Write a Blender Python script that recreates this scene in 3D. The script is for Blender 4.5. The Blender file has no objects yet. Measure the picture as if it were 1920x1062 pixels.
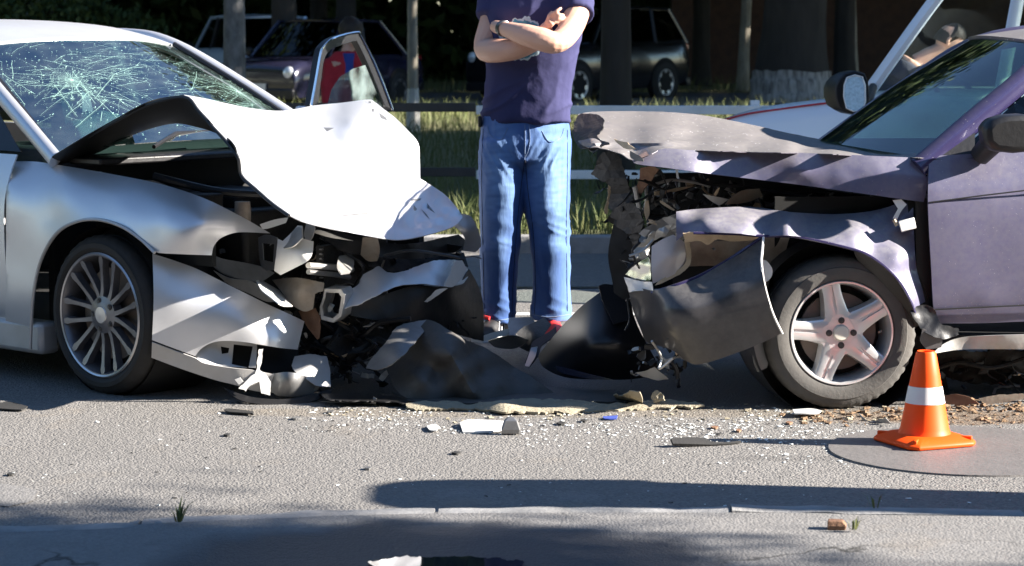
import bpy, bmesh, math, random
import numpy as np
from math import sin, cos, tan, atan, pi, radians, sqrt
from mathutils import Vector, Matrix, noise
from mathutils.geometry import delaunay_2d_cdt
V = Vector
random.seed(7); np.random.seed(7)
scene = bpy.context.scene
col = scene.collection

# ---------------------------------------------------------------- camera, sky, sun, exposure
CAM_H = 1.45; FOCAL = 4500.0                       # focal length in pixels of the 1920 px wide photograph
PITCH = atan(491 / FOCAL)
cam_data = bpy.data.cameras.new('camera'); cam = bpy.data.objects.new('camera', cam_data); col.objects.link(cam)
cam.location = (0, 0, CAM_H); cam.rotation_euler = (pi / 2 - PITCH, 0, 0)
cam_data.sensor_width = 36; cam_data.lens = FOCAL / 1920 * 36
cam_data.clip_start = 0.1; cam_data.clip_end = 2000
cam_data.dof.use_dof = True; cam_data.dof.focus_distance = 9.1; cam_data.dof.aperture_fstop = 6.5
scene.camera = cam

SUN_EL = radians(24.3); SUN_AZ = radians(7)         # azimuth: from +x towards the camera
to_sun = V((cos(SUN_EL) * cos(SUN_AZ), -cos(SUN_EL) * sin(SUN_AZ), sin(SUN_EL)))
world = bpy.data.worlds.new('World'); scene.world = world; world.use_nodes = True
wn = world.node_tree.nodes; wl = world.node_tree.links
sky = wn.new('ShaderNodeTexSky'); sky.sky_type = 'NISHITA'; sky.sun_disc = False
sky.sun_elevation = SUN_EL; sky.sun_rotation = pi / 2 + SUN_AZ
sky.air_density = 1.0; sky.dust_density = 0.0; sky.ozone_density = 4.0
bg = wn['Background']; bg.inputs['Strength'].default_value = 0.05
wl.new(sky.outputs[0], bg.inputs[0])
sun_data = bpy.data.lights.new('sun', 'SUN'); sun = bpy.data.objects.new('sun', sun_data); col.objects.link(sun)
sun_data.energy = 5.0; sun_data.angle = radians(0.53); sun_data.color = (1.0, 0.93, 0.84)
sun.rotation_euler = to_sun.to_track_quat('Z', 'Y').to_euler(); sun.location = (20, -3, 12)
vs = scene.view_settings
vs.view_transform = 'Standard'; vs.look = 'None'; vs.exposure = 2.25; vs.gamma = 1; vs.use_curve_mapping = False

# ---------------------------------------------------------------- sight lines: turn a photo position into a point on a real plane
CP = V((0, 0, CAM_H)); sp_, cp_ = sin(PITCH), cos(PITCH)
def ray(px, py):
    cx = (px - 960) / FOCAL; cy = (531 - py) / FOCAL
    return V((cx, cp_ + cy * sp_, -sp_ + cy * cp_))
def onplane(px, py, p, n):
    d = ray(px, py); return CP + d * ((p - CP).dot(n) / d.dot(n))
def at(px, py, Y): return onplane(px, py, V((0, Y, 0)), V((0, 1, 0)))
def gnd(px, py, z=0.0): return onplane(px, py, V((0, 0, z)), V((0, 0, 1)))
class Frame:
    """car frame: u forward from the front axle, v inward from the near side, z up"""
    def __init__(s, origin, a, n):
        s.o = V((origin[0], origin[1], 0)); s.a = V((a[0], a[1], 0)).normalized(); s.n = V((n[0], n[1], 0)).normalized()
    def w(s, u, v, z): return s.o + s.a * u + s.n * v + V((0, 0, z))
    def v(s, px, py, v): return onplane(px, py, s.o + s.n * v, s.n)
    def u(s, px, py, u): return onplane(px, py, s.o + s.a * u, s.a)

# ---------------------------------------------------------------- objects
def link(o, parent=None, label=None, cat=None, group=None, kind=None):
    if o.name not in col.objects: col.objects.link(o)
    if parent is not None: o.parent = parent
    if label: o['label'] = label
    if cat: o['category'] = cat
    if group: o['group'] = group
    if kind: o['kind'] = kind
    return o
def thing(name, loc, label, cat, group=None):
    o = bpy.data.objects.new(name, None); o.location = loc; o.empty_display_size = .2
    return link(o, None, label, cat, group)
def root_loc(p):
    l = V((0, 0, 0))
    while p is not None:
        l = l + V(p.location); p = p.parent
    return l
class MB:
    def __init__(s): s.v = []; s.f = []
    def add(s, vs_, fs):
        b = len(s.v); s.v += [V(p) for p in vs_]; s.f += [tuple(i + b for i in f) for f in fs]; return s
    def box(s, c, size, rot=None, taper=1.0):
        hx, hy, hz = size[0] / 2, size[1] / 2, size[2] / 2
        R = rot if rot is not None else Matrix.Identity(3)
        vs_ = []
        for z, t in ((-hz, 1), (hz, taper)):
            for x, y in ((-hx, -hy), (hx, -hy), (hx, hy), (-hx, hy)):
                vs_.append(V(c) + R @ V((x * t, y * t, z)))
        return s.add(vs_, [(3, 2, 1, 0), (4, 5, 6, 7), (0, 1, 5, 4), (1, 2, 6, 5), (2, 3, 7, 6), (3, 0, 4, 7)])
    def tube(s, pts, r, n=8, cap=True):
        pts = [V(p) for p in pts]; m = len(pts)
        rs = r if isinstance(r, list) else [r] * m
        vs_ = []; ref = V((0.3, 0.2, 0.9)).normalized()
        for i, p in enumerate(pts):
            t = (pts[min(i + 1, m - 1)] - pts[max(i - 1, 0)])
            t = t.normalized() if t.length > 1e-9 else V((0, 0, 1))
            if abs(t.dot(ref)) > .97: ref = V((0.9, .3, .1)).normalized()
            e1 = (ref - t * ref.dot(t)).normalized(); e2 = t.cross(e1)
            rr = rs[i]; ra, rb = rr if isinstance(rr, (tuple, list)) else (rr, rr)
            for k in range(n):
                A = 2 * pi * k / n; vs_.append(p + e1 * (ra * cos(A)) + e2 * (rb * sin(A)))
        fs = [(i * n + k, i * n + (k + 1) % n, (i + 1) * n + (k + 1) % n, (i + 1) * n + k) for i in range(m - 1) for k in range(n)]
        if cap: fs += [tuple(reversed(range(n))), tuple((m - 1) * n + k for k in range(n))]
        return s.add(vs_, fs)
    def rings(s, rings, closed_ring=True, cap=True):
        n = len(rings[0]); vs_ = [p for r in rings for p in r]; fs = []
        for i in range(len(rings) - 1):
            for k in range(n if closed_ring else n - 1):
                fs.append((i * n + k, i * n + (k + 1) % n, (i + 1) * n + (k + 1) % n, (i + 1) * n + k))
        if cap and closed_ring: fs += [tuple(reversed(range(n))), tuple((len(rings) - 1) * n + k for k in range(n))]
        return s.add(vs_, fs)
    def prism(s, poly, dvec):
        n = len(poly); d = V(dvec); poly = [V(p) for p in poly]
        vs_ = poly + [p + d for p in poly]
        return s.add(vs_, [tuple(range(n)), tuple(reversed(range(n, 2 * n)))] + [(i, i + n, (i + 1) % n + n, (i + 1) % n) for i in range(n)])
    def lathe(s, prof, c, axis, ref, seg=48, closed=False):
        """prof: (radius, along axis)"""
        ax = V(axis).normalized(); e1 = (V(ref) - ax * V(ref).dot(ax)).normalized(); e2 = ax.cross(e1); c = V(c)
        rings = []
        for k in range(seg):
            A = 2 * pi * k / seg; d = e1 * cos(A) + e2 * sin(A)
            rings.append([c + d * (r[0] if not callable(r[0]) else r[0](k)) + ax * r[1] for r in prof])
        m = len(prof); vs_ = [p for r in rings for p in r]
        fs = [(k * m + j, ((k + 1) % seg) * m + j, ((k + 1) % seg) * m + (j + 1) % m, k * m + (j + 1) % m) for k in range(seg) for j in range(m if closed else m - 1)]
        return s.add(vs_, fs)
    def grid(s, rows):
        n = len(rows[0]); vs_ = [p for r in rows for p in r]
        return s.add(vs_, [(i * n + k, i * n + k + 1, (i + 1) * n + k + 1, (i + 1) * n + k) for i in range(len(rows) - 1) for k in range(n - 1)])
    def build(s, name, mat, parent=None, smooth=True, thick=0, bevel=0, offset=-1, label=None, cat=None, group=None, kind=None, face_cam=False, fix=True, angle=40, origin=None):
        me = bpy.data.meshes.new(name)
        o0 = root_loc(parent) if parent is not None else (V(origin) if origin is not None else (sum(s.v, V((0, 0, 0))) / len(s.v)))
        me.from_pydata([tuple(p - o0) for p in s.v], [], s.f); me.update()
        if fix:
            bm = bmesh.new(); bm.from_mesh(me); bmesh.ops.recalc_face_normals(bm, faces=bm.faces)
            if face_cam:
                sc_ = sum(f.normal.dot(CP - (f.calc_center_median() + o0)) * f.calc_area() for f in bm.faces)
                if sc_ < 0: bmesh.ops.reverse_faces(bm, faces=bm.faces)
            bm.to_mesh(me); bm.free()
        if smooth:
            me.polygons.foreach_set('use_smooth', [True] * len(me.polygons))
            if angle < 180: me.set_sharp_from_angle(angle=radians(angle))
        me.materials.append(M[mat] if isinstance(mat, str) else mat)
        o = bpy.data.objects.new(name, me)
        if parent is None: o.location = o0
        link(o, parent, label, cat, group, kind)
        if thick:
            md = o.modifiers.new('thickness', 'SOLIDIFY'); md.thickness = thick; md.offset = offset
            if smooth: md = o.modifiers.new('edges', 'EDGE_SPLIT'); md.split_angle = radians(38)
        if bevel:
            md = o.modifiers.new('bevel', 'BEVEL'); md.width = bevel; md.segments = 2; md.limit_method = 'ANGLE'
        return o
def crom(p0, p1, p2, p3, t):
    return .5 * ((2 * p1) + (p2 - p0) * t + (2 * p0 - 5 * p1 + 4 * p2 - p3) * t * t + (3 * p1 - p0 - 3 * p2 + p3) * t ** 3)
def spline(pts, sub=6, closed=False):
    pts = [V(p) for p in pts]; n = len(pts); out = []
    for i in range(n if closed else n - 1):
        g = (lambda k: pts[k % n]) if closed else (lambda k: pts[min(max(k, 0), n - 1)])
        for j in range(sub): out.append(crom(g(i - 1), g(i), g(i + 1), g(i + 2), j / sub))
    if not closed: out.append(pts[-1])
    return out
def patch(rows, su=6, sv=6):
    """smooth surface through a grid of control points -> rows of points"""
    r1 = [spline(r, sv) for r in rows]
    cols_ = [spline([r[k] for r in r1], su) for k in range(len(r1[0]))]
    return [[c[i] for c in cols_] for i in range(len(cols_[0]))]
def round_outline(pts, sub=4, corner=50):
    n = len(pts); P = [V((p[0], p[1])) for p in pts]; sharp = []
    for i in range(n):
        a = (P[i] - P[i - 1]); b = (P[(i + 1) % n] - P[i])
        sharp.append(a.length > 0 and b.length > 0 and a.angle(b, 0) > radians(corner))
    out = []
    for i in range(n):
        p1, p2 = P[i], P[(i + 1) % n]
        p0 = P[i - 1] if not sharp[i] else p1 - (p2 - p1) * .5
        p3 = P[(i + 2) % n] if not sharp[(i + 1) % n] else p2 + (p2 - p1) * .5
        for j in range(sub): out.append(crom(p0, p1, p2, p3, j / sub))
    return out
def rbf(ctrl, kind='tps'):
    P = np.array([[c[0] / 100, c[1] / 100] for c in ctrl]); z = np.array([c[2] for c in ctrl], float)
    if len(ctrl) == 1: return lambda x, y: z[0]
    if len(ctrl) == 2:
        def f2(x, y):
            d = P[1] - P[0]; t = np.dot(np.array([x / 100, y / 100]) - P[0], d) / np.dot(d, d); t = min(max(t, 0), 1); return z[0] + (z[1] - z[0]) * t
        return f2
    ph = (lambda r: r) if kind == 'lin' else (lambda r: np.where(r > 1e-9, r * r * np.log(np.maximum(r, 1e-9)), 0))
    n = len(ctrl); r = np.linalg.norm(P[:, None] - P[None], axis=2)
    A = np.zeros((n + 3, n + 3)); A[:n, :n] = ph(r) ; A[:n, n] = 1; A[:n, n + 1:] = P; A[n, :n] = 1; A[n + 1:, :n] = P.T
    A[:n, :n] += np.eye(n) * 1e-6
    w = np.linalg.lstsq(A, np.concatenate([z, [0, 0, 0]]), rcond=None)[0]
    def f(x, y):
        q = np.array([x / 100, y / 100]); rr = np.linalg.norm(P - q, axis=1)
        return float(ph(rr) @ w[:n] + w[n] + q @ w[n + 1:])
    return f
def sheet(outline, ctrl, frame=None, mode='v', step=11, kind='tps', rnd=True, tear=0, noise_amp=0, noise_freq=8, mb=None, holes=(), wave=None):
    """a traced panel laid on a curved surface given by control distances; returns an MB with real depth"""
    f = rbf(ctrl, kind)
    o2 = round_outline(outline) if rnd else [V(p) for p in outline]
    if tear or not rnd:
        dense = []
        for i in range(len(o2)):
            a, b = o2[i], o2[(i + 1) % len(o2)]; k = max(1, int((b - a).length / (3.5 if tear else step)))
            for j in range(k):
                p = a.lerp(b, j / k)
                if tear: p = p + V((noise.fractal(V((p.x * .055, p.y * .09, 3.1)), .7, 2.3, 4), noise.fractal(V((p.x * .055, p.y * .09, 9.7)), .7, 2.3, 4))) * (tear * .9)
                dense.append(p)
        o2 = dense
    clean = [o2[0]]
    for p in o2[1:]:
        if (p - clean[-1]).length > 1.2: clean.append(p)
    o2 = clean
    pts = list(o2); edges = [(i, (i + 1) % len(o2)) for i in range(len(o2))]
    hp = []
    for h in holes:
        b = len(pts); pts += [V(p) for p in h]; edges += [(b + i, b + (i + 1) % len(h)) for i in range(len(h))]; hp.append([V(p) for p in h])
    x0 = min(p.x for p in o2); x1 = max(p.x for p in o2); y0 = min(p.y for p in o2); y1 = max(p.y for p in o2)
    def inside(q, poly):
        c = False; n = len(poly)
        for i in range(n):
            a, b = poly[i], poly[i - 1]
            if (a.y > q.y) != (b.y > q.y) and q.x < (b.x - a.x) * (q.y - a.y) / (b.y - a.y) + a.x: c = not c
        return c
    y = y0 + step * .5; k = 0
    while y < y1:
        x = x0 + (step * .25 if k % 2 else step * .75)
        while x < x1:
            q = V((x, y))
            if inside(q, o2) and min((q - p).length for p in o2) > step * .45: pts.append(q)
            x += step
        y += step * .87; k += 1
    res = delaunay_2d_cdt(pts, edges, [], 1 if not holes else 1, 0.01)
    v2, faces = res[0], res[2]
    out = []
    for p in v2:
        val = f(p.x, p.y)
        if wave: val += wave(p.x, p.y)
        if mode == 'Y': q = at(p.x, p.y, val)
        elif mode == 'v': q = frame.v(p.x, p.y, val)
        elif mode == 'u': q = frame.u(p.x, p.y, val)
        elif mode == 'z': q = gnd(p.x, p.y, val)
        if noise_amp:
            nz = noise.fractal(q * noise_freq, 1.0, 2.0, 3)
            q = q + (q - CP).normalized() * (nz * noise_amp)
        out.append(q)
    if hp:
        faces = [fc for fc in faces if not any(inside(sum((v2[i] for i in fc), V((0, 0))) / len(fc), h) for h in hp)]
    m = mb or MB(); m.add(out, faces); return m

from mathutils.bvhtree import BVHTree
def on_cloth(o, pxs, off=.0012):
    offv = root_loc(o.parent); bvh = BVHTree.FromPolygons([v.co + offv for v in o.data.vertices], [tuple(p.vertices) for p in o.data.polygons]); out = []
    for x, y in pxs:
        h = bvh.ray_cast(CP, ray(x, y).normalized())
        if h[0] is not None: out.append(h[0] - ray(x, y).normalized() * off)
    return out
# ---------------------------------------------------------------- materials
M = {}
def mat(name, base, rough=.5, metal=0, coat=0, spec=.5, var=0, var_scale=8, var_col=None, bump=0, bump_scale=60, dust=None, spots=None, trans=0, alpha=1, emis=None, sheen=0, stretch=None, rough_var=0):
    m = bpy.data.materials.new(name); m.use_nodes = True; nt = m.node_tree; N = nt.nodes; L = nt.links
    b = N['Principled BSDF']; b.inputs['Roughness'].default_value = rough; b.inputs['Metallic'].default_value = metal
    b.inputs['Coat Weight'].default_value = coat; b.inputs['Coat Roughness'].default_value = .06; b.inputs['Specular IOR Level'].default_value = spec
    b.inputs['Transmission Weight'].default_value = trans; b.inputs['Alpha'].default_value = alpha; b.inputs['Sheen Weight'].default_value = sheen
    tc = N.new('ShaderNodeTexCoord'); vec = tc.outputs['Object']
    if stretch:
        mp = N.new('ShaderNodeMapping'); mp.inputs['Scale'].default_value = stretch; L.new(vec, mp.inputs[0]); vec = mp.outputs[0]
    rgb = N.new('ShaderNodeRGB'); rgb.outputs[0].default_value = (*base, 1); c = rgb.outputs[0]
    def ns(scale, detail=6, rgh=.6):
        n = N.new('ShaderNodeTexNoise'); n.inputs['Scale'].default_value = scale; n.inputs['Detail'].default_value = detail; n.inputs['Roughness'].default_value = rgh; L.new(vec, n.inputs['Vector']); return n.outputs['Fac']
    def ramp(x, a, b_):
        r = N.new('ShaderNodeMapRange'); r.inputs[1].default_value = a; r.inputs[2].default_value = b_; L.new(x, r.inputs[0]); return r.outputs[0]
    def mix(fac, c1, c2):
        k = N.new('ShaderNodeMix'); k.data_type = 'RGBA'
        if isinstance(fac, (int, float)): k.inputs[0].default_value = fac
        else: L.new(fac, k.inputs[0])
        L.new(c1, k.inputs[6])
        if isinstance(c2, tuple): k.inputs[7].default_value = (*c2, 1)
        else: L.new(c2, k.inputs[7])
        return k.outputs[2]
    def mul(a, b_):
        k = N.new('ShaderNodeMath'); k.operation = 'MULTIPLY'
        for i, x in enumerate((a, b_)):
            if isinstance(x, (int, float)): k.inputs[i].default_value = x
            else: L.new(x, k.inputs[i])
        return k.outputs[0]
    if var:
        vc = var_col if var_col else tuple(x * .4 for x in base)
        c = mix(mul(ramp(ns(var_scale), .38, .68), var), c, vc)
    if dust:      # dust that settles on surfaces facing up: (colour, amount, base amount)
        g = N.new('ShaderNodeNewGeometry'); sx = N.new('ShaderNodeSeparateXYZ'); L.new(g.outputs['Normal'], sx.inputs[0])
        up = ramp(sx.outputs['Z'], .25, .85); ad = N.new('ShaderNodeMath'); ad.operation = 'ADD'; ad.use_clamp = True
        L.new(mul(up, dust[1]), ad.inputs[0]); ad.inputs[1].default_value = dust[2]
        fac = mul(ad.outputs[0], ramp(ns(dust[3] if len(dust) > 3 else 40, 8, .75), .1 if len(dust) < 4 else .36, .6)); c = mix(fac, c, dust[0])
        rr = N.new('ShaderNodeMapRange'); L.new(fac, rr.inputs[0]); rr.inputs[3].default_value = rough; rr.inputs[4].default_value = .75; L.new(rr.outputs[0], b.inputs['Roughness'])
    if spots:     # chips: (colour, scale, size)
        v = N.new('ShaderNodeTexVoronoi'); v.inputs['Scale'].default_value = spots[1]; v.inputs['Randomness'].default_value = 1; L.new(vec, v.inputs['Vector'])
        t = N.new('ShaderNodeMath'); t.operation = 'LESS_THAN'; t.inputs[1].default_value = spots[2]; L.new(v.outputs['Distance'], t.inputs[0])
        n2 = ramp(ns(9, 2), .5, .56); c = mix(mul(t.outputs[0], n2), c, spots[0])
    L.new(c, b.inputs['Base Color'])
    if bump:
        bp = N.new('ShaderNodeBump'); bp.inputs['Strength'].default_value = min(1, bump); bp.inputs['Distance'].default_value = .01
        L.new(ns(bump_scale, 6), bp.inputs['Height']); L.new(bp.outputs[0], b.inputs['Normal'])
    if emis: b.inputs['Emission Color'].default_value = (*emis[0], 1); b.inputs['Emission Strength'].default_value = emis[1]
    M[name] = m; return m
def glass(name, tint=(.75, .85, .8), rough=0.0, ior=1.5, dirt=0.0):
    m = bpy.data.materials.new(name); m.use_nodes = True; nt = m.node_tree; N = nt.nodes; L = nt.links
    N.remove(N['Principled BSDF']); out = N['Material Output']
    tr = N.new('ShaderNodeBsdfTransparent'); tr.inputs[0].default_value = (*tint, 1)
    gl = N.new('ShaderNodeBsdfGlossy'); gl.inputs['Roughness'].default_value = rough
    fr = N.new('ShaderNodeFresnel'); fr.inputs[0].default_value = ior
    ge = N.new('ShaderNodeNewGeometry'); iv = N.new('ShaderNodeMath'); iv.operation = 'SUBTRACT'; iv.inputs[0].default_value = 1; L.new(ge.outputs['Backfacing'], iv.inputs[1])
    fm = N.new('ShaderNodeMath'); fm.operation = 'MULTIPLY'; L.new(fr.outputs[0], fm.inputs[0]); L.new(iv.outputs[0], fm.inputs[1])      # the inner face of the pane adds no second mirror
    mx = N.new('ShaderNodeMixShader'); L.new(fm.outputs[0], mx.inputs[0]); L.new(tr.outputs[0], mx.inputs[1]); L.new(gl.outputs[0], mx.inputs[2])
    res = mx.outputs[0]
    if dirt:
        df = N.new('ShaderNodeBsdfDiffuse'); df.inputs[0].default_value = (.42, .50, .50, 1)
        tc = N.new('ShaderNodeTexCoord'); n = N.new('ShaderNodeTexNoise'); n.inputs['Scale'].default_value = 9; n.inputs['Detail'].default_value = 8; L.new(tc.outputs['Object'], n.inputs['Vector'])
        mr = N.new('ShaderNodeMapRange'); mr.inputs[1].default_value = .35; mr.inputs[2].default_value = .8; mr.inputs[4].default_value = dirt; L.new(n.outputs[0], mr.inputs[0])
        m2 = N.new('ShaderNodeMixShader'); L.new(mr.outputs[0], m2.inputs[0]); L.new(res, m2.inputs[1]); L.new(df.outputs[0], m2.inputs[2]); res = m2.outputs[0]
    L.new(res, out.inputs[0]); M[name] = m; return m
mat('silver_paint', (.70, .70, .715), .42, .68, .2, var=.2, var_scale=5, var_col=(.5, .5, .5))
mat('silver_lower', (.46, .455, .45), .42, .25, .25, var=.5, var_scale=6, var_col=(.34, .32, .29))
mat('violet_shaded', (.028, .023, .085), .25, .2, .6, dust=((.2, .18, .17), .25, .04), spots=((.6, .6, .6), 90, .08))  # darker violet: the mirror's shadow on the pillar is painted into this colour
mat('violet_dusty', (.088, .080, .165), .33, .2, .5, dust=((.27, .26, .25), .5, .24), spots=((.5, .5, .5), 90, .08), var=.15, var_scale=25, var_col=(.13, .12, .13))
mat('hood_dust', (.085, .075, .10), .45, .1, .2, var=.3, var_scale=3, var_col=(.14, .125, .115), dust=((.23, .213, .198), .8, .05), spots=((.75, .75, .75), 45, .12), bump=.05, bump_scale=14)
mat('violet_bumper', (.022, .021, .027), .32, .0, .25, dust=((.2, .19, .18), .4, .12), var=.4, var_scale=5, var_col=(.09, .085, .08), bump=.05, bump_scale=20)
mat('black_plastic', (.009, .009, .0105), .42, var=.5, var_scale=7, var_col=(.02, .019, .018), bump=.15, bump_scale=40)
mat('black_gloss', (.008, .008, .01), .36)
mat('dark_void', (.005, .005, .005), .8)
mat('engine', (.013, .0125, .012), .55, .3, var=.6, var_scale=9, var_col=(.035, .03, .025), bump=.5, bump_scale=30)
mat('bare_metal', (.5, .49, .47), .42, .6, var=.6, var_scale=14, var_col=(.3, .28, .25), bump=.2, bump_scale=30)
mat('grey_metal', (.28, .28, .28), .4, .7, var=.5, var_scale=10, var_col=(.14, .13, .12))
mat('tan_metal', (.34, .29, .23), .5, .3, var=.7, var_scale=12, var_col=(.16, .11, .08), bump=.2, bump_scale=25)
mat('rust', (.16, .08, .045), .8, .1, var=.8, var_scale=15, var_col=(.30, .17, .10), bump=.4, bump_scale=40)
mat('white_plastic', (.72, .71, .68), .4, var=.3, var_scale=10, var_col=(.5, .48, .44))
mat('lamp_beige', (.55, .47, .42), .3, coat=.5, var=.4, var_scale=8, var_col=(.45, .30, .26))
mat('chrome', (.8, .8, .8), .12, 1)
mat('primer', (.55, .42, .28), .6, var=.6, var_scale=20, var_col=(.30, .22, .14))
mat('rubber', (.016, .0155, .015), .75, var=.6, var_scale=9, var_col=(.028, .026, .024), bump=.15, bump_scale=80)
mat('rubber_dusty', (.075, .071, .066), .85, var=.5, var_scale=8, var_col=(.12, .11, .098), bump=.2, bump_scale=80)
mat('alloy', (.68, .68, .68), .32, .55, .3, var=.25, var_scale=12, var_col=(.5, .48, .45))
mat('alloy_dark', (.20, .20, .215), .4, .7, .2, var=.6, var_scale=10, var_col=(.11, .10, .10))
mat('alloy_edge', (.55, .55, .56), .3, .8)
mat('bolt', (.08, .075, .07), .5, .5)
mat('hub_cap', (.62, .58, .50), .45)
mat('brake', (.16, .13, .11), .6, .5)
mat('airbag', (.75, .75, .73), .85, bump=.5, bump_scale=18)
mat('interior', (.06, .06, .06), .8)
mat('interior_grey', (.22, .23, .25), .8)
mat('underside', (.009, .009, .009), .6, .2)
mat('crack', (.36, .58, .50), .25, trans=.0, spec=.8)
glass('windshield_glass', (.42, .58, .55), 0, 7.0, .05)
glass('dark_windshield', (.42, .58, .50), 0, 3.4, .03)
glass('clear_glass', (.92, .95, .94), 0, 1.05)
glass('door_glass', (.55, .68, .62), 0, 1.5, .35)
glass('lamp_glass', (.9, .9, .9), .05, 1.5, .1)
glass('tinted_glass', (.12, .14, .16), 0.02, 1.5)
mat('felt', (.26, .23, .165), .95, var=.7, var_scale=12, var_col=(.38, .33, .24), bump=.8, bump_scale=90)
mat('liner', (.045, .042, .039), .5, var=.6, var_scale=6, var_col=(.065, .06, .054), bump=.3, bump_scale=30, dust=((.12, .11, .1), .35, .1))
mat('mirror', (.62, .66, .62), .25, .6, var=.6, var_scale=70, var_col=(.25, .28, .26))
mat('white_van', (.72, .76, .82), .25, 0, .8)
mat('red_trim', (.45, .02, .03), .4)
mat('navy_paint', (.018, .018, .04), .2, .2, .8)
mat('suv_paint', (.012, .012, .014), .2, .2, .8)
mat('paleblue_paint', (.62, .72, .84), .3, .4, .5)
mat('lamp_red', (.35, .02, .02), .2, coat=.5)
mat('lamp_clear', (.75, .78, .8), .12, .3, coat=.5)
mat('plate_white', (.7, .7, .66), .4)
mat('fence_white', (.66, .68, .70), .6, var=.4, var_scale=6, var_col=(.5, .5, .48), bump=.2)
mat('fence_black', (.02, .02, .022), .55, var=.4, var_scale=6, var_col=(.05, .05, .05), bump=.2)
mat('bark_dark', (.032, .027, .022), .9, var=.8, var_scale=7, var_col=(.018, .015, .012), bump=1, bump_scale=9, stretch=(1, 1, .25))
mat('bark_grey', (.27, .27, .275), .85, var=.85, var_scale=11, var_col=(.09, .09, .09), bump=.9, bump_scale=16, stretch=(1, 1, .5))
mat('bark_pale', (.36, .32, .25), .85, var=.7, var_scale=9, var_col=(.14, .12, .09), bump=.6, bump_scale=14, stretch=(1, 1, .4))
mat('whitewash', (.36, .34, .31), .9, var=.95, var_scale=16, var_col=(.06, .055, .05), bump=1, bump_scale=9, stretch=(1, 1, .2))
mat('whitewash_fresh', (.62, .60, .55), .9, var=.5, var_scale=14, var_col=(.4, .37, .33), bump=.5, bump_scale=12)
mat('leaf', (.04, .068, .018), .6, var=.6, var_scale=2, var_col=(.022, .04, .012), spec=.25)
mat('leaf_b', (.075, .11, .03), .55, var=.6, var_scale=2, var_col=(.04, .065, .018), spec=.35)
mat('grass', (.085, .115, .035), .7, var=.6, var_scale=3, var_col=(.17, .15, .06), spec=.3)
mat('grass_ground', (.09, .10, .035), .95, var=.8, var_scale=2.5, var_col=(.17, .145, .065), bump=.6, bump_scale=14)
mat('skin', (.62, .36, .26), .5, var=.3, var_scale=8, var_col=(.54, .27, .19), bump=.08, bump_scale=60)
mat('hair', (.03, .02, .015), .6, bump=.6, bump_scale=90, stretch=(1, 1, .3))
mat('hair_brown', (.09, .05, .03), .6, bump=.6, bump_scale=90)
mat('jeans', (.028, .082, .26), .85, var=.6, var_scale=6, var_col=(.10, .19, .40), bump=.2, bump_scale=45, stretch=(1.3, 1.3, .35), sheen=.2)
_m = M['jeans']; _N = _m.node_tree.nodes; _L = _m.node_tree.links; _b = _N['Principled BSDF']
_a = _N.new('ShaderNodeAttribute'); _a.attribute_name = 'wear'; _x = _N.new('ShaderNodeMix'); _x.data_type = 'RGBA'; _x.inputs[7].default_value = (.22, .37, .64, 1)
_L.new(_a.outputs['Fac'], _x.inputs[0]); _L.new(_b.inputs['Base Color'].links[0].from_socket, _x.inputs[6]); _L.new(_x.outputs[2], _b.inputs['Base Color'])
mat('jeans_stitch', (.16, .22, .34), .9)
mat('navy_cloth', (.03, .032, .05), .9, bump=.3, bump_scale=25)
mat('red_cloth', (.45, .02, .035), .85, bump=.3, bump_scale=20)
mat('blue_cloth', (.03, .06, .3), .85)
mat('shoe_black', (.02, .02, .022), .5)
mat('shoe_white', (.7, .7, .7), .6)
mat('shoe_red', (.62, .03, .03), .6)
mat('watch', (.12, .12, .12), .3, .8)
mat('eye', (.7, .7, .68), .2)
mat('lips', (.45, .18, .15), .5)
mat('cone_orange', (.92, .085, .004), .5, var=.25, var_scale=9, var_col=(.75, .06, .006), spec=.25)
mat('cone_white', (.72, .70, .68), .5, var=.2, var_scale=20, var_col=(.55, .52, .5))
mat('shard', (.75, .78, .76), .2, spec=.8)
mat('shard_plastic', (.6, .6, .58), .4)
mat('soil', (.15, .09, .05), .95, var=.8, var_scale=20, var_col=(.25, .17, .10), bump=.9, bump_scale=60)
mat('kerb_stone', (.27, .265, .26), .9, var=.8, var_scale=9, var_col=(.17, .165, .16), bump=.4, bump_scale=50)
mat('brick_red', (.10, .055, .04), .9, var=.7, var_scale=6, var_col=(.06, .035, .03), bump=.5)
mat('bin_green', (.05, .09, .06), .5)
mat('patch_iron', (.135, .125, .12), .6, var=.5, var_scale=9, var_col=(.10, .095, .09), bump=.3, bump_scale=50)
mat('water', (.02, .022, .025), .03, spec=.6)
mat('marking', (.55, .55, .53), .8, var=.7, var_scale=12, var_col=(.25, .25, .25))

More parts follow.
